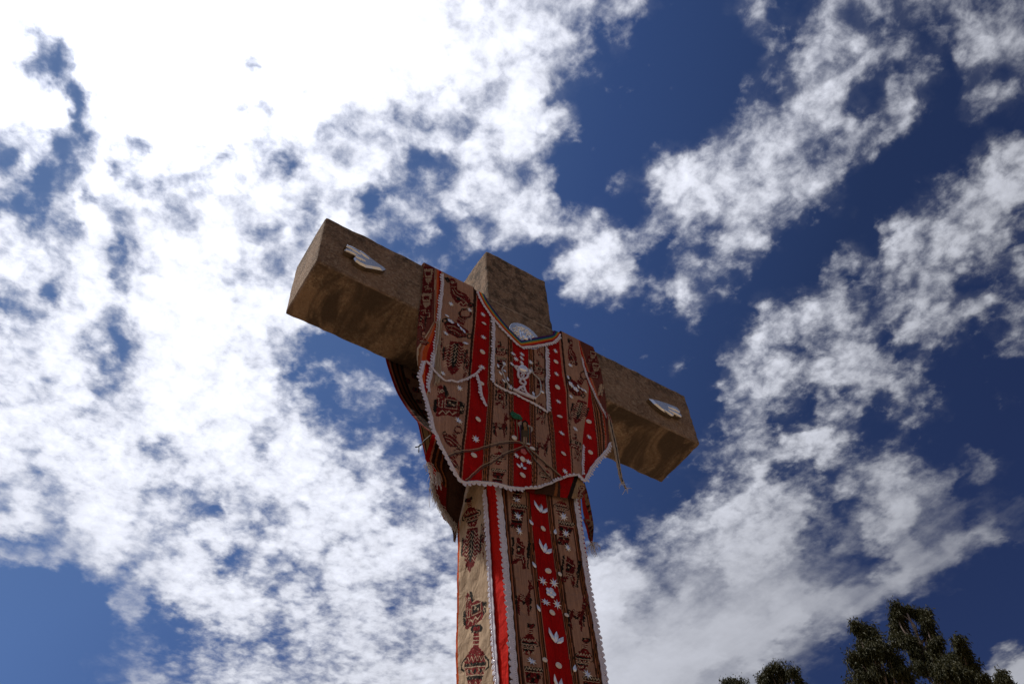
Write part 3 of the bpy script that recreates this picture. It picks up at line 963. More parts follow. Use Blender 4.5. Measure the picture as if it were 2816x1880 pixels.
T = Sheet(1, tunic_y, .0034, -.62, 1.0, 1.03, -1.42)
lines = [
    ZZ(Z1, (1228, 517), (1205, 760), (1180, 900), (1160, 1200)) + ZZ(Z7, (300, 20), (310, 300)) + ZZ(Z3, (100, 500), (120, 1000)),
    ZZ(Z1, (1312, 550), (1312, 800), (1310, 970), (1260, 1060), (1165, 1200)) + ZZ(Z7, (305, 120), (315, 400)) + ZZ(Z3, (110, 600), (130, 1000)),
    ZZ(Z1, (1375, 590), (1372, 700), (1350, 900), (1335, 1100), (1310, 1250), (1285, 1400), (1255, 1568)) + ZZ(Z7, (412, 300), (396, 360), (370, 460)) + ZZ(Z3, (200, 600), (240, 1000)),
    ZZ(Z2, (755, 480), (745, 800), (730, 900), (710, 1200)) + ZZ(Z3, (645, 100), (625, 330), (590, 600), (562, 940), (555, 1100)),
    ZZ(Z2, (795, 480), (785, 700), (765, 900), (740, 1200), (730, 1300)) + ZZ(Z3, (675, 100), (655, 330), (620, 640), (600, 900), (590, 1000)),
    ZZ(Z2, (925, 480), (915, 900), (905, 1200), (895, 1400)) + ZZ(Z3, (845, 100), (828, 300), (800, 600), (785, 850), (780, 960)),
    ZZ(Z2, (975, 600), (975, 1300)) + ZZ(Z3, (900, 200), (885, 450), (868, 650), (850, 960)),
    ZZ(Z2, (1105, 900), (1105, 1250)) + ZZ(Z3, (1045, 300), (1050, 500), (1035, 700), (1030, 900), (1030, 1000)),
    ZZ(Z2, (1160, 1040), (1165, 1300)) + ZZ(Z3, (1090, 150), (1092, 300), (1100, 450), (1090, 700), (1088, 1000)),
    ZZ(Z2, (1315, 1080), (1320, 1300)) + ZZ(Z3, (1240, 150), (1240, 300), (1250, 450), (1255, 700), (1262, 900), (1260, 1020)),
    ZZ(Z2, (1380, 1100), (1385, 1300)) + ZZ(Z3, (1300, 200), (1300, 450), (1310, 700), (1320, 850), (1310, 1010)),
    ZZ(Z2, (1480, 1000), (1480, 1400)) + ZZ(Z3, (1410, 300), (1425, 450), (1445, 650), (1460, 850), (1470, 970)),
    ZZ(Z2, (1525, 1000), (1525, 1300)) + ZZ(Z3, (1440, 100), (1460, 300), (1480, 450), (1490, 650), (1505, 850), (1515, 930)),
    ZZ(Z2, (1630, 950), (1665, 1300)) + ZZ(Z3, (1590, 100), (1600, 350), (1620, 550), (1640, 850), (1650, 930)),
    ZZ(Z2, (1665, 900), (1695, 1200)) + ZZ(Z3, (1612, 100), (1620, 300), (1635, 500), (1650, 700), (1660, 900)),
    ZZ(Z5, (96, 195), (128, 370), (156, 480), (185, 600)) + ZZ(Z3, (1810, 60), (1795, 250), (1765, 430), (1750, 550), (1742, 900)),
    ZZ(Z5, (97, 200), (129, 370), (158, 480), (198, 585), (236, 900), (255, 1050), (262, 1200)),
    ZZ(Z5, (98, 205), (130, 370), (160, 480), (200, 580), (250, 690), (300, 800), (325, 1000), (330, 1200)),
    ZZ(Z5, (112, 200), (180, 400), (240, 570), (290, 720), (318, 800), (340, 1000), (345, 1200)),
    ZZ(Z5, (240, 275), (270, 350), (300, 480), (325, 620), (338, 760), (350, 820), (375, 1065), (380, 1200)),
]
STRIPE_L = bands((.10, CREAM), (.22, OCHRE), (.34, PINK), (.60, ORANGE), (.92, RED), (1, CREAM))
STRIPE_R = bands((.15, CREAM), (.55, RED), (.72, ORANGE), (.86, PINK), (1, OCHRE))
T.zones(lines, [flat((.14, .040, .030)), STRIPE_L, flat(TAN), bands((.75, DKBROWN), (1, PINK)), flat(RED), B_IN, flat(TAN), B_OUT, flat(RED), B_IN, flat(TAN), B_OUT,
                flat(RED), bands((.5, PINK), (1, DKBROWN)), flat(TAN), flat(RED), B_IN, STRIPE_R, flat((.15, .045, .034))])
# woven figures, bottom layer of the pattern
T.motif(m_panelstrip(), Z1(1258, 640), 30, 78, 2)
T.motif(m_panelstrip(), Z1(1240, 840), 34, 76, 4)
T.motif(m_stepbird(), Z1(1205, 980), 26, 60, 8)
T.motif(m_pot(), Z1(1215, 1120), 28, 40, -20)
T.motif(m_bird(), Z2(600, 470), 86, 84, 4)
T.motif(m_pot(), Z2(590, 780), 86, 84, 2)
T.motif(m_figure(), Z2(560, 1140), 70, 94, 8)
T.motif(m_stepbird(), Z2(425, 1010), 12, 62, 0)
T.motif(m_stepbird(), Z2(690, 1230), 22, 82, 6)
T.motif(m_bull(), Z3(465, 190), 92, 94, 4)
T.motif(m_pot(), Z3(500, 520), 56, 62, 10)
T.motif(m_pot(), Z3(500, 720), 50, 56, 14)
T.motif(m_bull(), Z2(1042, 1040), 36, 40, 6)
T.motif(m_cup(), Z2(1035, 1190), 30, 34, 6)
T.motif(m_stepbird(), Z2(1040, 1440), 30, 44, 4)
T.motif(m_stepbird(), Z3(970, 160), 36, 54, 6)
T.motif(m_deer(), Z3(965, 410), 46, 66, 6)
T.motif(m_jar(), Z3(945, 700), 44, 52, 6)
T.motif(m_cup(), Z3(940, 905), 42, 42, 8)
T.motif(m_bird(), Z2(1435, 1080), 28, 30, 10)
T.motif(m_bull(), Z2(1425, 1235), 34, 40, 14)
T.motif(m_cup(), Z2(1440, 1390), 26, 30, 10)
T.motif(m_stepbird(), Z3(1355, 300), 28, 60, 10)
T.motif(m_deer(), Z3(1372, 600), 36, 62, 12)
T.motif(m_jar(), Z3(1395, 870), 34, 42, 14)
T.motif(m_bird(), Z2(1765, 1080), 44, 74, 14)
T.motif(m_pot(), Z2(1820, 1390), 62, 76, 14)
T.motif(m_figure(), Z3(1715, 290), 50, 66, 16)
T.motif(m_stepbird(), Z3(1630, 350), 10, 44, 12)
T.motif(m_bull(), Z3(1685, 570), 34, 44, 18)
T.motif(m_stepbird(), Z3(1700, 690), 18, 40, 10)
T.motif(m_panelstrip(), Z5(215, 320), 24, 40, 16)
T.motif(m_panelstrip(), Z5(240, 430), 30, 46, 14)
T.motif(m_figure(), Z5(290, 610), 16, 46, 10)
front = [T.conv(p) for p in ZZ(Z1, (1205, 760), (1180, 900), (1160, 1200), (1170, 1330)) + ZZ(Z7, (320, 150), (335, 230), (370, 420), (437, 640))
         + ZZ(Z3, (345, 500), (395, 625), (475, 790), (530, 900), (570, 960), (620, 985), (740, 975), (860, 985), (950, 1000), (1060, 1025), (1180, 1030), (1320, 1020),
              (1450, 975), (1570, 925), (1700, 890), (1755, 958), (1830, 830), (1900, 740), (1960, 680), (2015, 592)) + ZZ(Z5, (350, 900), (345, 820), (338, 760), (325, 620), (300, 480), (270, 350))]
colr_in = [T.conv(p) for p in ZZ(Z2, (1615, 890), (1575, 925), (1410, 955), (1240, 985), (1080, 820), (930, 640), (845, 510))]
shoulderR = [(.815, .50), (.815, .985), (.56, .985), (.545, .50)]
shoulderL = [(-.125, .50), (-.145, .985), (-.49, .985), (-.487, .50)]
T.cut(front + shoulderR + colr_in + shoulderL)
T.build('front_panel', M_CLOTH, tunic, tunic_pos)


def surf(sheet, off):
    n = np.array([0., -1., 0.]) if sheet.axis == 1 else np.array([-1., 0., 0.])
    return (lambda p: sheet.at(p, off)), n


def lace(sheet, px, parent, width=.022, side=1, off=.006, pitch=.026, tooth=.017, beads=True, name='lace_trim', both=False):
    """a flat braid with picot teeth along one edge and a row of beads on its back"""
    f, n = surf(sheet, off); width *= .66; tooth *= 1.0; pitch *= 1.12
    P = resample(smooth_poly([f(p) for p in px], 6), step=pitch / 4)
    k = len(P)
    t = np.gradient(P, axis=0); t /= np.linalg.norm(t, axis=1)[:, None]
    s_ = np.cross(t, n); s_ /= np.linalg.norm(s_, axis=1)[:, None]; s_ *= side
    w = width / 2 * (1 + .10 * np.sin(np.arange(k) * .9))
    wob = .0014 * np.sin(np.arange(k) * .37)
    a = P - s_ * w[:, None] + s_ * wob[:, None]; c = P + s_ * w[:, None] + s_ * wob[:, None]
    m0 = P + n * .005 + s_ * wob[:, None]
    a2 = a - n * .003; c2 = c - n * .003
    V = np.concatenate([a2, a, m0, c, c2]); F = []
    for r_ in range(4):
        F += [[r_ * k + i, r_ * k + i + 1, (r_ + 1) * k + i + 1, (r_ + 1) * k + i] for i in range(k - 1)]
    mb = MB(); mb.add(V, F)
    for e_, sg in (((c, 1), (a, -1)) if both else ((c, 1),)):
        for i in range(1, k - 4, 4):
            q = tooth * (.65 + .6 * random.random())
            b0, b1, b2 = e_[i], e_[i + 2], e_[i + 3]
            mid = (b0 + b2) / 2
            tip = mid + s_[i] * sg * q + t[i] * random.uniform(-.003, .003)
            l_, r_ = b0 + s_[i] * sg * q * .55 - t[i] * .001, b2 + s_[i] * sg * q * .55 + t[i] * .001
            mb.add(np.array([b0, l_, tip, r_, b2, mid + n * .003 + s_[i] * sg * q * .45]), [[0, 1, 5], [1, 2, 5], [2, 3, 5], [3, 4, 5], [4, 0, 5]])
    o = mb.build(name, M_LACE, parent)
    if beads:
        bb = MB()
        Q = resample(P + n * .006, step=.0085)
        for q in Q:
            r_ = .0030
            V = [q + np.array(d_) * r_ for d_ in ((1, 0, 0), (-1, 0, 0), (0, 1, 0), (0, -1, 0), (0, 0, 1), (0, 0, -1))]
            bb.add(V, [[0, 2, 4], [2, 1, 4], [1, 3, 4], [3, 0, 4], [2, 0, 5], [1, 2, 5], [3, 1, 5], [0, 3, 5]])
        bb.build('bead_row', M_BEAD, o, True)
    return o


lace(T, ZZ(Z1, (1377, 592), (1376, 700), (1360, 850), (1350, 950), (1335, 1100), (1312, 1250), (1285, 1400), (1262, 1500)) + ZZ(Z7, (402, 350),), tunic, .020, 1, .007)
lace(T, ZZ(Z7, (368, 105), (345, 180), (337, 230), (352, 310), (378, 400), (412, 520), (440, 640), (456, 690)) + ZZ(Z3, (345, 510), (380, 600), (430, 700), (480, 790), (530, 890), (570, 945),
     (610, 968), (660, 968), (740, 966), (860, 975), (950, 990), (1060, 1020), (1180, 1027)), tunic, .024, 1, .008)
lace(T, ZZ(Z3, (1180, 1027), (1320, 1018), (1450, 972), (1570, 922), (1700, 890)), tunic, .012, -1, .008, .024, .010, False)
lace(T, ZZ(Z3, (1700, 890), (1735, 925), (1765, 952), (1800, 880), (1850, 800), (1910, 730), (1970, 665), (2012, 592)), tunic, .022, 1, .008)
lace(T, ZZ(Z3, (1750, 610), (1745, 700), (1742, 800), (1745, 900)), tunic, .010, -1, .008, .022, .012, False)
lace(T, ZZ(Z5, (118, 330), (140, 420), (162, 490), (205, 590), (255, 700), (310, 800), (335, 850)), tunic, .009, -1, .008, .020, .011)
lace(T, ZZ(Z2, (958, 735), (963, 850), (960, 1000), (957, 1150), (953, 1290), (957, 1400)), tunic, .021, 1, .007)
lace(T, ZZ(Z2, (957, 1400), (1020, 1440), (1120, 1490)) + ZZ(Z3, (1100, 115), (1180, 165), (1290, 215), (1360, 260), (1410, 300)), tunic, .017, 1, .007, .026, .012, False)
lace(T, ZZ(Z2, (1498, 1035), (1500, 1150), (1505, 1300)) + ZZ(Z3, (1400, 40), (1408, 150), (1412, 290)), tunic, .021, -1, .007)


def collar():
    """rainbow ribbon round the V neck, its bands woven lengthwise, white picot braid outside"""
    inner = ZZ(Z2, (862, 500), (905, 580), (1000, 705), (1110, 840), (1238, 965), (1320, 945), (1440, 925), (1560, 905), (1572, 862))
    outer = ZZ(Z2, (798, 462), (840, 560), (930, 700), (1050, 840), (1228, 1026), (1340, 1012), (1460, 990), (1580, 962), (1645, 892))
    cols = [(.10, .012, .10), (.045, .03, .16), (.02, .06, .16), (.03, .20, .17), (.25, .28, .05), (.60, .20, .02), (.62, .08, .02), (.45, .012, .016)]
    A = resample(np.array([T.at(p, .009) for p in inner]), 90); B = resample(np.array([T.at(p, .009) for p in outer]), 90)
    mb = MB(); nb = len(cols)
    W = [(A * (1 - k / nb) + B * (k / nb)) + np.array([0, -.0025 * math.sin(math.pi * k / nb), 0]) for k in range(nb + 1)]
    for k in range(nb):
        V = np.concatenate([W[k], W[k + 1]]); n = len(A)
        mb.add(V, [[i, n + i, n + i + 1, i + 1] for i in range(n - 1)], cols[k])
    # turned edges give the ribbon its thickness
    for E_ in (A, B):
        n = len(E_); V = np.concatenate([E_, E_ + np.array([0, .006, 0])])
        mb.add(V, [[i, i + 1, n + i + 1, n + i] for i in range(n - 1)], cols[0] if E_ is A else cols[-1])
    o = mb.build('rainbow_collar', M_CLOTH, tunic, True, True)
    return o


COLLAR = collar()
lace(T, ZZ(Z2, (792, 465), (835, 565), (925, 705), (1045, 845), (1150, 955), (1232, 1032)), tunic, .016, 1, .010, .022, .014, False)
lace(T, ZZ(Z2, (1232, 1032), (1340, 1026), (1460, 1006), (1575, 976), (1640, 905)), tunic, .017, 1, .010, .022, .014, False)


# ------------------------------------------------------------------ sewn-on ornaments
def frame(n):
    n = n / np.linalg.norm(n); z = np.array([0, 0, 1.]); u = np.cross(z, n); u /= np.linalg.norm(u)
    return u, np.cross(n, u), n


def ornament(kind, sheet, px, parent, size, rot=0.0, off=.006, mat=None):
    f, n0 = surf(sheet, off)
    n = n0 + np.array([random.gauss(0, .10), random.gauss(0, .10), random.gauss(-.05, .12)])
    u, v, n = frame(n); c = f(px)
    ca, sa = math.cos(rot), math.sin(rot); u, v = ca * u + sa * v, -sa * u + ca * v
    mb = MB()

    def plate(out, h=.0025, thick=.002):
        out = np.asarray(out, float) * size
        cen = out.mean(0); k = len(out)
        inn = cen + (out - cen) * .55
        V = [c + u * cen[0] + v * cen[1] + n * h] + [c + u * p[0] + v * p[1] + n * h * .75 for p in inn] + [c + u * p[0] + v * p[1] for p in out] + [c + u * p[0] + v * p[1] - n * thick for p in out]
        F = [[0, 1 + i, 1 + (i + 1) % k] for i in range(k)]
        for r_ in range(2):
            F += [[1 + r_ * k + i, 1 + (r_ + 1) * k + i, 1 + (r_ + 1) * k + (i + 1) % k, 1 + r_ * k + (i + 1) % k] for i in range(k)]
        mb.add(V, F)
    if kind == 'star':
        plate([((1 if k % 2 == 0 else .40) * math.cos(math.pi * k / 8), (1 if k % 2 == 0 else .40) * math.sin(math.pi * k / 8)) for k in range(16)])
        nm, m_ = 'star_sequin', M_SEQ
    elif kind == 'disc':
        plate([(1.12 * math.cos(2 * math.pi * k / 20), .95 * math.sin(2 * math.pi * k / 20)) for k in range(20)], size * .35)
        nm, m_ = 'pearl_disc', M_PEARL
    elif kind == 'petal':
        plate([(.0, 1.25), (.32, .75), (.58, .15), (.52, -.45), (.22, -.85), (-.1, -.9), (-.42, -.6), (-.55, -.05), (-.36, .6)], size * .25)
        nm, m_ = 'petal_sequin', M_SEQ
    elif kind == 'flower':
        for k in range(5):
            a = 2 * math.pi * k / 5
            plate([(.55 * math.cos(a) + .42 * math.cos(2 * math.pi * j / 10), .55 * math.sin(a) + .42 * math.sin(2 * math.pi * j / 10)) for j in range(10)], .003 + .0006 * k)
        plate([(.3 * math.cos(2 * math.pi * j / 10), .3 * math.sin(2 * math.pi * j / 10)) for j in range(10)], .008)
        nm, m_ = 'flower_sequin', M_SEQ
    else:  # lotus: a long curved left petal, an upright one and a short right one
        plate([(-1.0, .85), (-.98, .2), (-.62, -.36), (-.1, -.76), (.04, -.6), (-.1, -.15), (-.42, .12), (-.78, .45)], .004)
        plate([(.05, .75), (.34, .25), (.30, -.25), (.02, -.72), (-.24, -.2), (-.2, .25)], .007)
        plate([(1.0, .40), (1.02, -.15), (.66, -.55), (.1, -.76), (.2, -.35), (.48, .02), (.78, .25)], .004)
        nm, m_ = 'lotus_sequin', M_SEQ
    return mb.build(nm, mat or m_, parent)


TS = ZZ(Z2, (848, 695), (852, 928), (518, 588), (712, 650), (467, 890), (670, 990), (435, 1300), (607, 1452), (1157, 1098), (1248, 1102), (1246, 1143), (1186, 1152), (1245, 1192), (1146, 1205),
        (1338, 1185), (1333, 1275), (1066, 1200), (1130, 1442), (1592, 1070), (1602, 1305), (1743, 1215), (1752, 1538), (840, 1236)) + \
    ZZ(Z3, (558, 376), (722, 553), (1112, 710), (1228, 770), (1514, 193), (1545, 495), (1577, 862), (1676, 455), (1808, 532), (1280, 152))
for i, p in enumerate(TS):
    ornament('star', T, p, tunic, .0215 + .004 * random.random() * .5 - .002 + (.005 if i in (23, 24) else 0), random.random())
for p in ZZ(Z2, (858, 786), (843, 1078), (830, 1400), (1597, 1178), (1612, 1440)) + ZZ(Z3, (745, 362), (704, 705), (1093, 540), (1172, 745), (1172, 896), (1264, 640), (1506, 54), (1526, 334), (1563, 690), (1805, 383), (1820, 678)):
    ornament('disc', T, p, tunic, .0150 + .002 * random.random(), random.uniform(-.3, .3))
for p, r_ in list(zip(ZZ(Z2, (480, 710), (595, 805), (625, 842), (655, 870), (1003, 1222), (1028, 1300), (1103, 1360), (1063, 1378), (1068, 1272)), (1.2, .5, .4, .3, .3, .9, .2, .9, .6))) + \
        list(zip(ZZ(Z2, (1722, 1340), (1828, 1436), (1865, 1463), (1898, 1482), (1365, 1505), (1455, 1490)), (.2, .8, 1.0, .9, .1, 1.5))) + list(zip(ZZ(Z3, (1135, 808), (1162, 800), (1190, 830)), (.9, 0, -.9))):
    ornament('petal', T, p, tunic, .0135 + .002 * random.random(), r_)
for p in ZZ(Z2, (517, 765), (1752, 1412), (1800, 1460)):
    ornament('flower', T, p, tunic, .024)
o = ornament('flower', T, Z3(1180, 672), tunic, .022, mat=simple_mat('rose_enamel', (.45, .10, .10), .4))


def cords(name, sheet, paths, parent, r=.0042, off=.010, mat=None, wav=.003, step=.012):
    mb = MB()
    for px in paths:
        P = smooth_poly([sheet.at(p, off) if not isinstance(p, np.ndarray) else p for p in px], 5)
        P = resample(P, step=step)
        P = P + np.stack([fbm(np.arange(len(P)) * .5 + random.random() * 50, np.full(len(P), .3), 3, 2) * wav * 2 for _ in range(3)], 1)
        mb.tube(P, r, 5)
    return mb.build(name, mat or M_CORD, parent, True)


def shift(path, dx, dy): return [(x + dx, y + dy) for x, y in path]


c1 = ZZ(Z3, (1180, 608), (1120, 577), (1000, 580), (900, 598), (800, 625), (700, 655), (600, 662), (520, 680), (450, 712))
c2 = ZZ(Z3, (1175, 618), (1100, 650), (1010, 680), (940, 720), (860, 775), (780, 810), (710, 870), (660, 915), (620, 950))
c3 = ZZ(Z3, (1185, 615), (1240, 690), (1300, 770), (1360, 840), (1420, 910), (1455, 960))
c4 = ZZ(Z3, (1195, 615), (1270, 680), (1350, 750), (1430, 820), (1500, 880), (1550, 925))
for c in (c1, c2, c3, c4):
    cords('braided_cord', T, [c], tunic, .0022, .009, M_CORD)
    cords('braided_cord', T, [shift(c, 1.8, 4.5)], tunic, .0030, .009, M_DKCORD)
b1 = ZZ(Z1, (1335, 970), (1330, 1100), (1322, 1250), (1330, 1400), (1318, 1500))
cords('hanging_cords', T, [b1, shift(b1, 4, 3), shift(b1, 8, -2), shift(b1, -4, 6)], tunic, .0030, .010)
# torn white lace
t1 = ZZ(Z2, (255, 1185), (300, 1220), (340, 1285), (400, 1345), (450, 1385), (510, 1380), (570, 1400), (620, 1378), (680, 1362), (740, 1325), (785, 1290), (815, 1255), (790, 1240))
lace(T, t1, tunic, .013, 1, .016, .030, .008, False, 'torn_lace')
lace(T, ZZ(Z2, (780, 1320), (800, 1380), (815, 1450), (830, 1540)) + ZZ(Z3, (775, 150), (800, 210), (822, 250)), tunic, .020, 1, .014, .026, .014, False, 'torn_lace')


def chalice():
    mb = MB()
    g = lambda *pts: np.array([T.at(Z8(*p), .012) for p in pts])
    for path, r_ in (([(515, 905), (560, 915), (555, 990), (570, 1030), (610, 1040), (655, 1020), (662, 985), (680, 975)], .0075), ([(520, 905), (545, 940), (560, 960)], .006),
                     ([(565, 940), (600, 975), (650, 985), (675, 980)], .004), ([(580, 965), (615, 965), (640, 985)], .004), ([(585, 1005), (600, 985), (620, 1000), (605, 1020), (590, 1015)], .005),
                     ([(590, 1040), (575, 1070), (600, 1095), (630, 1100), (635, 1075), (615, 1050), (600, 1045)], .007), ([(600, 1085), (620, 1110), (600, 1120), (585, 1130)], .006),
                     ([(585, 1125), (560, 1150), (530, 1160), (505, 1150)], .0075), ([(620, 1120), (640, 1180), (680, 1215), (730, 1240)], .0065), ([(590, 1130), (610, 1125), (625, 1160), (600, 1165), (592, 1140)], .005),
                     ([(505, 1152), (570, 1185), (650, 1220), (725, 1250)], .0085), ([(515, 1148), (580, 1178), (660, 1210), (735, 1240)], .005),
                     ([(540, 905), (520, 905), (512, 898)], .005)):
        mb.tube(resample(smooth_poly(g(*path), 5), step=.008), r_, 6)
    o = mb.build('chalice_applique', M_LACE, tunic, True)
    h = MB(); c = T.at(Z8(605, 930), .010)
    px = g((548, 905), (605, 885), (665, 930), (660, 965), (605, 960), (560, 935))
    cen = px.mean(0); V = [cen + np.array([0, -.014, 0])]
    ring = resample(smooth_poly(np.vstack([px, px[:1]]), 5), 25)[:-1]; k = len(ring)
    V += [cen + (p - cen) * .6 + np.array([0, -.010, 0]) for p in ring] + list(ring) + [p + np.array([0, .01, 0]) for p in ring]
    F = [[0, 1 + i, 1 + (i + 1) % k] for i in range(k)]
    for r_ in range(2): F += [[1 + r_ * k + i, 1 + (r_ + 1) * k + i, 1 + (r_ + 1) * k + (i + 1) % k, 1 + r_ * k + (i + 1) % k] for i in range(k)]
    h.add(V, F); h.build('host', M_BEAD, o, True)
    for path in (ZZ(Z8, (410, 885), (385, 930), (395, 970), (415, 1020), (440, 1075), (475, 1120)), ZZ(Z8, (745, 1000), (790, 1050), (803, 1110), (800, 1180), (770, 1220), (730, 1238)),
                 ZZ(Z8, (700, 910), (720, 970), (750, 1005))):
        cords('silver_spray', T, [path], tunic, .0036, .009, M_SILVERCORD)


chalice()


def figure_applique():
    """small embroidered figure in a long dress before a striped cloth, a palm leaf beside it"""
    mb = MB()

    def patch(px, col, lay):
        P = [T.at(Z3(*p), .008 + .002 * lay) for p in px]; n = len(P)
        V = P + [p + np.array([0, .003, 0]) for p in P]
        mb.add(V, [list(range(n))] + [[i, n + i, n + (i + 1) % n, (i + 1) % n] for i in range(n)], col)
    patch([(1118, 400), (1150, 380), (1262, 440), (1266, 470), (1240, 500), (1240, 615), (1150, 590), (1140, 440)], (.40, .32, .27), 0)
    for k, c in enumerate(((.05, .03, .10), (.12, .02, .03), (.03, .10, .09), (.30, .10, .03), (.04, .03, .05))):
        x = 1200 + 9 * k
        patch([(x, 440), (x + 7, 443), (x + 7, 606), (x, 602)], c, 1)
        x = 1143 + 5 * k
        patch([(x, 420), (x + 4, 423), (x + 4, 585), (x, 580)], c, 1)
    patch([(1158, 395), (1185, 375), (1215, 400), (1212, 480), (1155, 470)], (.018, .014, .013), 2)        # long hair
    patch([(1168, 405), (1186, 396), (1200, 410), (1198, 440), (1184, 452), (1170, 440)], (.30, .17, .10), 3)  # face
    patch([(1160, 470), (1205, 470), (1218, 545), (1160, 540)], (.10, .075, .045), 3)                        # dress
    patch([(1176, 440), (1200, 445), (1206, 482), (1172, 478)], (.26, .13, .05), 4)
    patch([(1170, 540), (1185, 542), (1180, 600), (1168, 596)], (.36, .25, .17), 3)                          # legs
    patch([(1190, 542), (1203, 545), (1204, 606), (1192, 603)], (.36, .25, .17), 3)
    patch([(1200, 600), (1232, 606), (1232, 617), (1198, 611)], (.55, .55, .52), 4)
    patch([(1104, 370), (1114, 372), (1124, 560), (1116, 560)], (.22, .13, .08), 1)                          # palm stem
    o = mb.build('figure_applique', M_CLOTH, tunic, False, True)
    pm = MB()
    for path in ([(1048, 305), (1070, 312), (1090, 322), (1118, 325), (1140, 345), (1155, 382), (1130, 375), (1110, 372), (1085, 368), (1062, 350), (1046, 325)],):
        P = [T.at(Z3(*p), .018) for p in path]; n = len(P); c = np.mean(P, 0) + np.array([0, -.008, 0])
        pm.add([c] + P + [p + np.array([0, .005, 0]) for p in P], [[0, 1 + i, 1 + (i + 1) % n] for i in range(n)] + [[1 + i, 1 + n + i, 1 + n + (i + 1) % n, 1 + (i + 1) % n] for i in range(n)])
    for a, b in (((1050, 308), (1150, 378)), ((1085, 325), (1062, 348)), ((1110, 345), (1090, 366)), ((1130, 350), (1118, 372))):
        pm.tube([T.at(Z3(*a), .025), T.at(Z3(*b), .025)], .003, 5)
    pm.build('palm_leaf', simple_mat('green_felt', (.01, .13, .065), .7, 0, .3, 200), o)


figure_applique()

# turned-up corner of the hem, showing the lining side of the stripes
def hem_fold():
    S = Sheet(1, lambda h, z: tunic_y(h, z) + .012 + .05 * sstep(-z, 1.02, 1.22) + fbm(h * 14, z * 9, 61, 2) * .012, .0034, -.1, .75, -.75, -1.45)
    px = ZZ(Z3, (1170, 1000), (1320, 1000), (1450, 955), (1570, 905), (1700, 875), (1745, 940), (1775, 1000), (1752, 1112), (1620, 1110), (1480, 1090), (1300, 1068), (1185, 1048))
    S.C[:] = (.060, .028, .018)
    S.fill([S.conv(p) for p in ZZ(Z3, (1215, 1010), (1300, 990), (1290, 1080), (1200, 1060))], (.16, .014, .012))
    S.fill([S.conv(p) for p in ZZ(Z3, (1490, 900), (1515, 900), (1500, 1100), (1470, 1100))], OCHRE)
    S.fill([S.conv(p) for p in ZZ(Z3, (1525, 880), (1690, 860), (1620, 1120), (1530, 1120))], RED)
    S.fill([S.conv(p) for p in ZZ(Z3, (1690, 870), (1800, 870), (1800, 1130), (1630, 1130))], (.34, .22, .12))
    S.line([S.conv(p) for p in ZZ(Z3, (1695, 890), (1655, 1010), (1620, 1115))], .022, (.022, .015, .012))
    S.motif(m_panelstrip(), Z3(1740, 1050), 16, 34, 10)
    S.cut([S.conv(p) for p in px])
    S.build('turned_hem', M_CLOTH, tunic)


hem_fold()

# ------------------------------------------------------------------ back panel of the tunic, drawn forward and tied at the left
def pt(px, y): return to_plane(px, 1, y)


def ruled(name, E_, Q_, n, m, dye, mat, parent, bulge=.02, seed=0):
    A = resample(smooth_poly(E_, 6), n); B = resample(smooth_poly(Q_, 6), n)
    s_ = np.linspace(0, 1, m)[None, :, None]
    V = A[:, None] * (1 - s_) + B[:, None] * s_
    g, k = np.meshgrid(np.linspace(0, 1, n), np.linspace(0, 1, m), indexing='ij')
    amp = np.sin(np.pi * np.clip(k, 0, 1)) * bulge
    V[..., 1] += amp * (1.0 + 2.0 * fbm(k * 3 + seed, g * 4, seed, 3)); V[..., 0] += amp * fbm(k * 5, g * 3 + 7, seed + 3, 3) * 1.2
    I, J = np.meshgrid(np.arange(n - 1), np.arange(m - 1), indexing='ij')
    F = np.stack([I * m + J, I * m + J + 1, (I + 1) * m + J + 1, (I + 1) * m + J], -1).reshape(-1, 4)
    gc, kc = (g[:-1, :-1] + 1 / (2 * n)).ravel(), (k[:-1, :-1] + 1 / (2 * m)).ravel()
    return add_mesh(name, V.reshape(-1, 3), F, mat, parent, True, dye(gc, kc)), V


def shaded_dye_back(g, k):
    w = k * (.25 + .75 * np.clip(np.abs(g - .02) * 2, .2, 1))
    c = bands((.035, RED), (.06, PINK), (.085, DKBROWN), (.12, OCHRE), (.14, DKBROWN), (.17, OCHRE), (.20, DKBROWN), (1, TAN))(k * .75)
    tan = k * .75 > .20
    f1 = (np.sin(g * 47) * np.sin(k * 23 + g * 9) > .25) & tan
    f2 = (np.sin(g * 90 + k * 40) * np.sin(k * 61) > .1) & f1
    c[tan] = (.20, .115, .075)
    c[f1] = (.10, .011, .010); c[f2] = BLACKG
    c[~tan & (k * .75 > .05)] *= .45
    return c * .7  # shade on the panel's inner side is put into darker dyes


tie = T.at(Z7(438, 668), -.004)
Eb = [pt(Z7(60, 92), .415) + np.array([-.01, 0, .10]), pt(Z7(62, 95), .412), pt(Z7(130, 300), .385), pt(Z7(180, 400), .345), pt(Z7(250, 505), .27), pt(Z7(320, 585), .18), pt(Z7(385, 636), .08), tie]
Eb2 = [tie, pt(Z7(425, 700), .02), pt(Z7(402, 780), .06), pt(Z7(374, 866), .10), pt(Z7(402, 910), .14), pt(Z7(428, 950), .18), pt(Z7(424, 1015), .22), pt(Z7(430, 1090), .26), pt(Z7(450, 1165), .29),
       pt(Z7(525, 1290), .34), pt(Z7(600, 1385), .36), pt(Z7(634, 1440), .37)]
q = lambda y, z: np.array([-.030, y, H0 + z])
ruled('back_panel', Eb, [q(.415, .10), q(.412, -.02), q(.37, -.12), q(.30, -.30), q(.27, -.45), q(.24, -.58), q(.22, -.66), q(.21, -.72)], 120, 90, shaded_dye_back, M_OPAQUE, tunic, .012, 3)


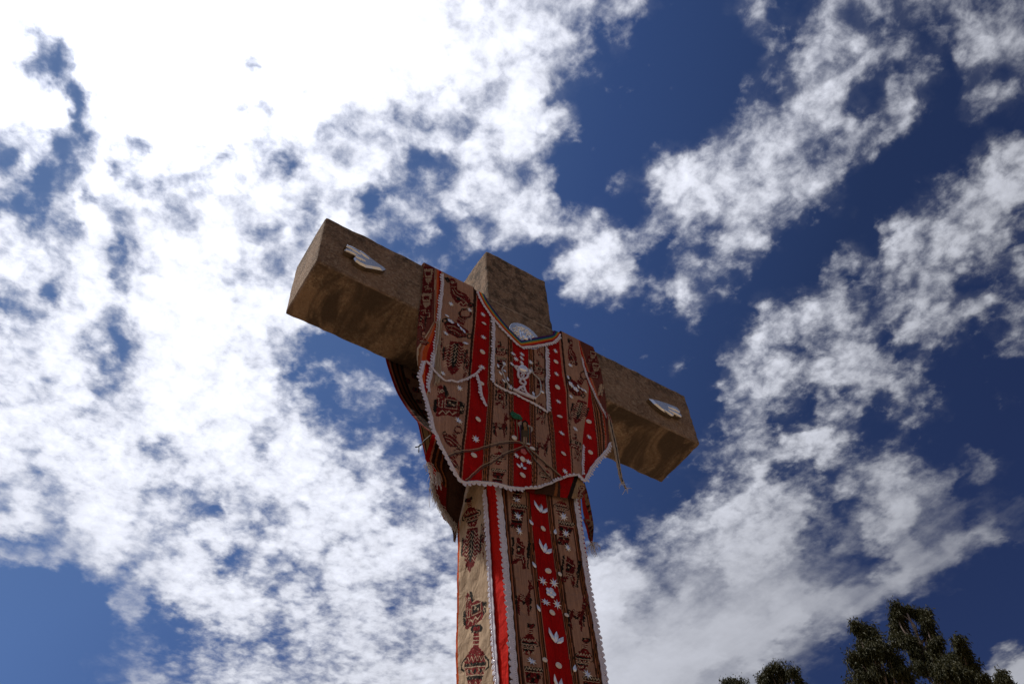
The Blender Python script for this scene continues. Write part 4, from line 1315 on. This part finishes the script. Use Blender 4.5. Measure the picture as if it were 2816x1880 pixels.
def dye_tail(g, k):
    c = bands((.14, RED), (.18, PINK), (.26, DKBROWN), (.30, OCHRE), (.38, DKBROWN), (.42, OCHRE), (.50, DKBROWN), (1, (.055, .028, .020)))(k + .06 * np.sin(g * 8))
    lo = (g > .55) & (k < .5); c[lo] = (.16, .012, .012); c[(g > .62) & (k < .06)] = (.3, .26, .22)
    return c


ruled('back_panel_tail', Eb2, [q(.21, -.72), q(.22, -.78), q(.23, -.84), q(.25, -.90), q(.27, -.94), q(.29, -.98), q(.30, -1.02), q(.32, -1.06), q(.34, -1.10), q(.36, -1.16), q(.375, -1.21), q(.385, -1.23)], 120, 70, dye_tail, M_OPAQUE, tunic, .015, 9)


def dye_outer(g, k):
    return bands((.10, RED), (.16, PINK), (.22, DKBROWN), (.42, (.24, .14, .06)), (.48, DKBROWN), (.58, OCHRE), (.66, DKBROWN), (.76, PINK), (1, (.16, .09, .05)))(k * 1.1)


ruled('back_panel_edge', [pt(Z7(285, 520), .425), pt(Z7(315, 590), .425), (pt(Z7(333, 665), .425)), pt(Z7(352, 760), .425), pt(Z7(378, 870), .425), pt(Z7(396, 935), .425), pt(Z7(412, 1030), .425), pt(Z7(424, 1110), .425), pt(Z7(470, 1190), .42)],
      [q(.43, -.42), q(.43, -.50), q(.43, -.60), q(.43, -.70), q(.43, -.80), q(.43, -.88), q(.43, -.95), q(.43, -1.02), q(.43, -1.08)], 80, 50, dye_outer, M_THIN, tunic, .02, 15)


def fringe(name, path, count, length, parent, spread=.012, r=.0016):
    P = resample(np.array(path), count); mb = MB()
    for p in P:
        L_ = length * random.uniform(.55, 1.25); d = np.array([random.gauss(0, .35), random.gauss(0, .35), -1]); d /= np.linalg.norm(d)
        p0 = p + np.array([random.gauss(0, .004), random.gauss(0, .004), .004]); k = np.array([random.gauss(0, spread), random.gauss(0, spread), 0])
        mb.tube([p0, p0 + d * L_ * .5 + k * .6, p0 + np.array([0, 0, -1]) * L_ + k], [r, r, r * .6], 3)
    o = mb.build(name, M_FRINGE, parent)
    return o


fr = [pt(Z7(422, 1060), .24), pt(Z7(432, 1095), .26), pt(Z7(455, 1170), .29), pt(Z7(525, 1290), .338), pt(Z7(600, 1385), .36), pt(Z7(632, 1442), .37)]
fringe('hem_fringe', fr, 420, .040, tunic, .007, .0012)
fringe('knotted_fringe', [pt(Z7(395, 905), .13), pt(Z7(425, 950), .17), pt(Z7(430, 1000), .20), pt(Z7(432, 1060), .23)], 90, .038, tunic, .012, .0013)


def tassel(px, y, spreadpx, n, parent):
    mb = MB(); a = pt(px, y)
    for k in range(n):
        e = pt((px[0] + random.uniform(*spreadpx[0]), px[1] + random.uniform(*spreadpx[1])), y + random.uniform(-.01, .02))
        mid = (a + e) / 2 + np.array([random.gauss(0, .008), random.gauss(0, .006), .012])
        mb.tube([a, mid, e], [.0022, .002, .0012], 3)
    return mb.build('tassel', M_FRINGE, parent)


tassel(Z7(468, 975), .16, ((-10, 16), (24, 52)), 26, tunic)
mb = MB()
w0 = [Z7(416, 688), Z7(390, 712), Z7(362, 735), Z7(350, 755), Z7(330, 770), Z7(312, 778), Z7(296, 780)]
mb.tube(resample(smooth_poly([pt(p, .05) for p in w0], 5), 30), .0032, 5)
mb.tube([pt(Z7(345, 758), .05), pt(Z7(332, 762), .044), pt(Z7(326, 772), .05)], .003, 5)
mb.tube([pt(Z7(326, 770), .05), pt(Z7(325, 795), .05), pt(Z7(324, 822), .05)], .0026, 5)
mb.build('tie_wire', M_WIRE, tunic)
mb = MB(); mb.tube(resample(smooth_poly([pt(p, .22) for p in ZZ(Z7, (415, 1090), (408, 1150), (406, 1200), (412, 1262))], 5), 16), .0012, 4); mb.build('loose_thread', M_FRINGE, tunic)

# right: cords hanging from the sleeve edge, and the twisted end of the back panel
for k, (dx, ends) in enumerate(((0, (455, 1422)), (6, (458, 1420)), (14, (488, 1462)), (22, (492, 1465)))):
    path = ZZ(Z5, (332 + dx * .6, 830), (345 + dx, 900), (362 + dx, 980), (385 + dx, 1080), (402 + dx, 1180), (422 + dx * .9, 1290), (438 + dx * .8, 1370), ends)
    cords('sleeve_cord', T, [path], tunic, .0042, .016, M_WIRE if k == 2 else M_CORD, .004)
fringe('cord_end', [T.at(Z5(455, 1420), .016), T.at(Z5(458, 1425), .016)], 7, .03, tunic)
fringe('cord_end', [T.at(Z5(490, 1463), .016), T.at(Z5(492, 1466), .016)], 7, .03, tunic)
mb = MB()
for k in range(9):
    p = ZZ(Z5, (325 + random.uniform(-8, 8), 815), (340 + random.uniform(-14, 20), 850 + random.uniform(-10, 10)), (352 + random.uniform(-10, 26), 890 + random.uniform(-10, 20)))
    mb.tube(resample(smooth_poly([T.at(x, .014 + .004 * random.random()) for x in p], 4), 9), .0032, 4)
mb.build('knotted_tuft', simple_mat('red_yarn', (.25, .03, .025), .8, 0, 0, 0, .5, 200), tunic)


def dye_flap(g, k):
    c = np.tile((.20, .12, .07), (len(g), 1))
    f1 = np.sin(g * 38) * np.sin(k * 9 + g * 20) > .05
    c[f1] = (.11, .018, .015); c[np.sin(g * 75 + k * 8) * f1 > .5] = BLACKG
    c[(g < .55) & (k > .25) & (k < .75) & (g > .1)] = (.30, .014, .012)
    return c


ruled('twisted_end', [pt(Z3(1740, 1000), .03), pt(Z3(1742, 1100), .05), pt(Z3(1752, 1230), .08), pt(Z3(1790, 1340), .10), pt(Z3(1822, 1420), .11), pt(Z3(1845, 1500), .12)],
      [pt(Z3(1768, 960), .02), pt(Z3(1800, 1070), .05), pt(Z3(1828, 1200), .09), pt(Z3(1852, 1340), .12), pt(Z3(1856, 1400), .12), pt(Z3(1848, 1520), .12)], 70, 30, dye_flap, M_THIN, tunic, .02, 23)
ruled('red_glow_strip', [pt(Z3(1765, 1300), .14), pt(Z3(1772, 1350), .14), pt(Z3(1795, 1440), .14), pt(Z3(1818, 1510), .14), pt(Z3(1838, 1556), .14)],  # sun glowing through the cloth is put into a brighter red
      [pt(Z3(1778, 1310), .12), pt(Z3(1800, 1365), .12), pt(Z3(1826, 1440), .12), pt(Z3(1842, 1500), .12), pt(Z3(1850, 1556), .12)], 30, 10, lambda g, k: np.tile((.55, .035, .018), (len(g), 1)), M_THIN, tunic, .01, 27)
fringe('flap_fringe', [pt(Z3(1835, 1540), .12), pt(Z3(1852, 1548), .12)], 26, .075, tunic, .02)

# ------------------------------------------------------------------ the long stole down the post
stole = empty('woven_stole', (0.25, 0.0, H0 - 3.0), 'long red and tan striped stole with white lace hanging down the post', 'stole')


def st_y(h, z): return -.012 - .010 * sstep(-z, 1.2, 2.6) + fbm(h * 7, z * 1.3, 71, 3) * .024 + np.sin(h * 24 + z * .7 + 2 * vnoise(h * 2, z, 6)) * .005 + fbm(h * 16, z * 7, 73, 2) * .007


S = Sheet(1, st_y, .0034, -.06, .62, -.80, -3.0)
sl = [ZZ(Z4, (500, 30), (522, 200), (540, 400), (560, 650), (580, 900), (605, 1200), (632, 1568)), ZZ(Z4, (590, 200), (650, 800), (705, 1400), (722, 1568)), ZZ(Z4, (733, 200), (787, 800), (853, 1400), (868, 1568)),
      ZZ(Z4, (775, 200), (838, 800), (908, 1400), (930, 1568)), ZZ(Z4, (905, 200), (990, 800), (1083, 1400), (1110, 1568)), ZZ(Z4, (958, 200), (1048, 800), (1144, 1400), (1170, 1568)),
      ZZ(Z4, (1090, 200), (1178, 800), (1280, 1400), (1312, 1568)), ZZ(Z4, (1135, 200), (1222, 800), (1330, 1400), (1360, 1568)), ZZ(Z4, (1180, 200), (1258, 800), (1368, 1400), (1396, 1568))]
S.zones(sl, [B_IN, flat(TAN), B_OUT, flat(RED), B_IN, flat(TAN), B_OUT, flat(RED)])
for px, m, w, h, a in ((Z4(660, 5), m_cup(), 34, 34, 8), (Z4(660, 200), m_cup(), 42, 62, 8), (Z4(685, 500), m_stepbird(), 46, 84, 4), (Z4(715, 865), m_deer(), 46, 92, 4), (Z4(758, 1205), m_jar(), 50, 84, 6), (Z4(785, 1530), m_cup(), 48, 66, 6),
                       (Z4(1020, 110), m_jar(), 40, 54, 12), (Z4(1045, 340), m_cup(), 42, 62, 10), (Z4(1090, 650), m_stepbird(), 48, 82, 8), (Z4(1148, 990), m_deer(), 48, 88, 8), (Z4(1200, 1325), m_jar(), 50, 84, 8), (Z4(1250, 1600), m_cup(), 46, 60, 8),
                       (Z4(830, 1900), m_deer(), 52, 90, 4), (Z4(1300, 1950), m_stepbird(), 50, 90, 8)):
    S.motif(m, px, w * 1.14, h * 1.06, a)
S.cut([S.conv(p) for p in sl[0]][::1] + [(.02, -2.95), (.56, -2.95)] + [S.conv(p) for p in sl[-1]][::-1] + [(.53, -.82), (-.0, -.82)])
S.build('front_sheet', M_CLOTH, stole)


def sd_x(h, z): return -.020 - .012 * sstep(-z, 1.3, 2.6) + fbm(h * 6, z * 2.2, 81, 3) * .034 * sstep(-z, .9, 1.6) + np.sin(h * 17 + z * 2.1) * .005 + fbm(h * 15 + z * 5, z * 8, 83, 2) * .010


W = Sheet(0, sd_x, .0034, -.035, .47, -.55, -3.0)
wl = [ZZ(Z4, (168, 100), (170, 300), (168, 900), (163, 1568)), ZZ(Z4, (185, 100), (186, 300), (184, 900), (180, 1568)), ZZ(Z4, (192, 100), (193, 300), (193, 900), (192, 1568)), ZZ(Z4, (390, 50), (420, 700), (436, 1200), (462, 1568)), ZZ(Z4, (412, 50), (452, 700), (478, 1200), (502, 1568)),
      ZZ(Z4, (530, 30), (600, 650), (640, 1200), (680, 1568))]
W.zones(wl[::-1], [flat((.52, .012, .006)), bands((.3, OCHRE), (.6, DKBROWN), (1, OCHRE)), flat((.47, .34, .225)), flat(CREAM), flat(ORANGE)])  # sun on this side is put into dyes brighter than the front's
W.motif(m_jar(), Z4(280, 170), 56, 80, -10, -.15)
W.motif(m_figure(), Z4(282, 480), 56, 124, 4, -.25)
W.motif(m_stepbird(), Z4(378, 400), 14, 100, 4)
W.motif(m_bull(), Z4(308, 945), 68, 104, 0, -.55)
W.motif(m_jar(), Z4(318, 1350), 78, 180, 2, -.12)
W.motif(m_cup(), Z4(318, 1800), 70, 110, 2, -.12)
W.cut([W.conv(p) for p in wl[0]] + [(.44, -2.95), (-.020, -2.95), (-.022, -.9), (-.012, -.57), (.385, -.57)])
W.build('side_sheet', M_CLOTH, stole)
SD = (ZZ(Z4, (845, 140), (880, 465), (968, 1190), (1003, 1580)), ZZ(Z4, (865, 308), (905, 652), (938, 990), (990, 1420), (1000, 678), (1055, 1010), (878, 1375)),
      ZZ(Z4, (645, 70), (660, 208), (670, 328), (1030, 212), (1048, 348), (1065, 465), (862, 735), (952, 752), (885, 906), (978, 925), (770, 1385), (1225, 1492)), ZZ(Z4, (768, 260), (792, 605), (828, 958), (962, 335), (1120, 1447)))
for p in SD[0]: ornament('lotus', S, p, stole, .039, random.uniform(-.1, .05))
for i, p in enumerate(SD[1]): ornament('disc', S, p, stole, .0145 if i < 4 else .011)
for p in SD[2]: ornament('star', S, p, stole, .0235 + .003 * random.random(), random.random())
for i, p in enumerate(SD[3]): ornament('petal', S, p, stole, .0165, .5 if i < 3 else -.2)
ornament('flower', S, Z4(926, 828), stole, .030)
lace(S, ZZ(Z4, (500, -20), (514, 100), (530, 280), (550, 500), (568, 720), (588, 950), (608, 1200), (628, 1480), (650, 1700), (690, 2200)), stole, .042, 1, .010, tooth=.015)
lace(S, ZZ(Z4, (1118, 40), (1142, 200), (1175, 430), (1215, 700), (1262, 960), (1305, 1200), (1345, 1450), (1385, 1700), (1440, 2000)), stole, .032, -1, .008, tooth=.015)
lace(W, ZZ(Z4, (405, 0), (420, 150), (436, 420), (452, 700), (470, 1000), (488, 1280), (510, 1568), (535, 1900)), stole, .038, 1, .010, tooth=.015)

# ------------------------------------------------------------------ eucalyptus trees
def leaf_mat(name, c1, c2):
    m, nt, b, N, L = mat_new(name)
    ge = N('ShaderNodeNewGeometry')
    nz = N('ShaderNodeTexNoise'); L(ge.outputs['Position'], nz.inputs['Vector']); nz.inputs['Scale'].default_value = 3.5; nz.inputs['Detail'].default_value = 3
    n2 = N('ShaderNodeTexWhiteNoise'); n2.noise_dimensions = '1D'; L(ge.outputs['Random Per Island'], n2.inputs['W'])
    add = N('ShaderNodeMath'); add.operation = 'MULTIPLY_ADD'; L(n2.outputs['Value'], add.inputs[0]); add.inputs[1].default_value = .6; L(nz.outputs[0], add.inputs[2])
    cr = N('ShaderNodeValToRGB'); L(add.outputs[0], cr.inputs[0]); e = cr.color_ramp.elements
    e[0].position, e[1].position = .4, 1.0
    e[0].color, e[1].color = (*c1, 1), (*c2, 1)
    L(cr.outputs[0], b.inputs['Base Color']); b.inputs['Roughness'].default_value = .6; b.inputs['Specular IOR Level'].default_value = .15
    tr = N('ShaderNodeBsdfTranslucent'); L(cr.outputs[0], tr.inputs[0])
    mix = N('ShaderNodeMixShader'); mix.inputs[0].default_value = .22
    L(b.outputs[0], mix.inputs[1]); L(tr.outputs[0], mix.inputs[2]); L(mix.outputs[0], nt.nodes['Material Output'].inputs[0])
    return m


M_LEAF = leaf_mat('eucalyptus_leaves', (.018, .022, .008), (.062, .058, .020))
M_BARK = simple_mat('eucalyptus_bark', (.17, .125, .095), .9, 0, .6, 30, .4, 6)


def eucalyptus(label, dist, clumps, dens=1.0, leaf=.125, group='eucalyptus trees behind the cross'):
    """clumps: (reading x, y, half width, half height) of leaf masses seen above the frame's edge; the tree stands `dist` metres off"""
    pxm = None; cen = []
    for cx, cy, rx, ry in clumps:
        p = Z6(cx, cy); v = ray(p); t = dist / math.hypot(v[0], v[1]); P = CAM + v * t
        sc = t * (v @ CAM_R[2]) / FPX * .36866
        P = P + np.array([v[0], v[1], 0]) * random.uniform(-.7, .7)
        cen.append((P, rx * sc, ry * sc))
    nvis = len(cen)
    for k in range(nvis):                                      # fill between neighbouring masses
        dd = sorted((np.linalg.norm(cen[j][0] - cen[k][0]), j) for j in range(nvis) if j != k)[:2]
        for d_, j in dd:
            if d_ < 1.9 * (cen[k][1] + cen[j][1]) and j > k:
                cen.append(((cen[k][0] + cen[j][0]) / 2, .6 * (cen[k][1] + cen[j][1]) / 2, .8 * (cen[k][2] + cen[j][2]) / 2))
    nvis = len(cen)
    C = np.array([c[0] for c in cen]); fwd = np.array([ray(Z6(*clumps[0][:2]))[0], ray(Z6(*clumps[0][:2]))[1]]); fwd /= np.linalg.norm(fwd)
    base = np.array([C[:, 0].mean(), C[:, 1].mean(), 0.0]); top = C[:, 2].max(); low = C[:, 2].min()
    # the part of the crown hidden below the picture
    w0 = max(1.0, C[:, :2].std(0).max() * 1.5)
    for k in range(16):
        z = low - .3 - (low - .42 * top) * (k + random.random()) / 16
        a = random.uniform(0, 6.28); r_ = w0 * random.uniform(.2, 1.25)
        cen.append((np.array([base[0] + r_ * math.cos(a), base[1] + r_ * math.sin(a), z]), random.uniform(.6, 1.1), random.uniform(.6, 1.0)))
    root = empty('eucalyptus_tree', tuple(base), label, 'tree', group)
    # trunk and limbs
    mb = MB()
    n = 14; zs = np.linspace(0, top - .5, n); tr = []
    for z in zs:
        f = z / top
        tr.append([base[0] + .25 * math.sin(f * 5 + dist) * f, base[1] + .25 * math.cos(f * 4 + dist) * f, z])
    tr = np.array(tr); mb.tube(tr, np.linspace(top * .016, .03, n), 10)
    for P, rx, ry in cen:
        z0 = max(top * .25, P[2] - random.uniform(1.0, 2.4)); k = np.array([np.interp(z0, zs, tr[:, 0]), np.interp(z0, zs, tr[:, 1]), z0])
        if np.linalg.norm(P - k) < .2: continue
        mid = (k + P) / 2 + np.array([random.gauss(0, .12), random.gauss(0, .12), -.15])
        mb.tube(smooth_poly([k, mid, P], 4), np.linspace(.05, .012, 9), 6)
    mb.build('trunk', M_BARK, root, True)
    # drooping sickle leaves on twigs, clustered
    Vs = []; Fs = []; cnt = 0
    tw = MB()
    for idx, (P, rx, ry) in enumerate(cen):
        vis = idx < nvis
        nt_ = int((270 if vis else 45) * dens * max(rx * ry, .10) * 1.6) + 8
        for _ in range(nt_):
            u = rng.normal(size=3); u /= np.linalg.norm(u); r_ = min(abs(rng.normal()) * .62 + .08, 1.25)
            c = P + u * np.array([rx, rx, ry]) * r_ * .95 - np.array([0, 0, .10])
            k = int(rng.integers(9, 17))
            off = rng.normal(size=(k, 3)) * np.array([.06, .06, .09])
            b0 = c + off
            d = rng.normal(size=(k, 3)) * .42 + np.array([0, 0, -1.0]) + (u * .25)[None]
            d /= np.linalg.norm(d, axis=1)[:, None]
            L_ = leaf * (.6 + .8 * rng.random((k, 1)))
            s_ = np.cross(d, rng.normal(size=(k, 3))); s_ /= np.linalg.norm(s_, axis=1)[:, None]
            bend = np.cross(d, s_) * L_ * .12
            w = L_ * .15
            V = np.stack([b0, b0 + d * L_ * .4 + s_ * w + bend, b0 + d * L_, b0 + d * L_ * .4 - s_ * w + bend], 1).reshape(-1, 3)
            Vs.append(V); Fs.append(np.arange(k * 4).reshape(k, 4) + cnt); cnt += 4 * k
    add_mesh('crown', np.concatenate(Vs), np.concatenate(Fs), M_LEAF, root)
    return root


eucalyptus('small dark eucalyptus top nearest to the striped stole, narrow and ragged', 40, [(190, 705, 52, 34), (150, 735, 42, 36), (235, 750, 50, 32), (195, 790, 90, 45), (130, 780, 40, 40)])
eucalyptus('rounded eucalyptus top with three lobes between the narrow one and the tall group', 36, [(500, 628, 68, 42), (400, 690, 52, 42), (565, 680, 60, 42), (640, 706, 55, 46), (470, 715, 85, 52), (690, 755, 45, 38), (540, 790, 165, 58), (410, 765, 60, 45)])
eucalyptus('broad shouldered eucalyptus at the left side of the tall group', 27,
           [(1100, 340, 44, 50), (1185, 335, 52, 45), (1110, 400, 52, 55), (1200, 420, 58, 60), (1170, 500, 85, 60), (1240, 470, 60, 55), (1085, 600, 50, 60), (1250, 560, 72, 66), (1150, 640, 110, 70), (1055, 690, 42, 62), (1345, 540, 38, 50), (1390, 610, 72, 76), (1290, 650, 110, 76), (1450, 690, 76, 66), (1230, 740, 190, 58), (1470, 740, 70, 50)])
eucalyptus('tallest eucalyptus with two tops leaning side by side', 30,
           [(1390, 178, 46, 42), (1352, 235, 36, 36), (1400, 255, 58, 50), (1430, 300, 62, 56), (1365, 350, 46, 44), (1435, 385, 72, 56), (1500, 450, 62, 56), (1540, 520, 62, 56), (1570, 600, 55, 56), (1400, 430, 40, 40),
            (1540, 195, 46, 38), (1600, 225, 52, 52), (1615, 310, 70, 58), (1650, 390, 60, 56), (1635, 470, 82, 60), (1660, 560, 84, 66), (1655, 640, 60, 56), (1590, 680, 34, 30), (1720, 480, 40, 40)])
eucalyptus('dense eucalyptus standing against the right flank of the tallest one', 28.5,
           [(1760, 490, 46, 42), (1770, 560, 56, 56), (1750, 640, 80, 66), (1755, 720, 92, 56), (1880, 480, 50, 40), (1880, 550, 66, 56), (1950, 600, 66, 52), (1870, 660, 100, 66), (1990, 675, 76, 56), (1920, 740, 150, 56), (2045, 730, 40, 40)])
eucalyptus('low thin eucalyptus top at the far right in front of the white cloud', 34, [(2140, 640, 34, 24), (2190, 680, 44, 30), (2245, 725, 46, 28), (2125, 720, 44, 40), (2190, 750, 60, 26)], .42)
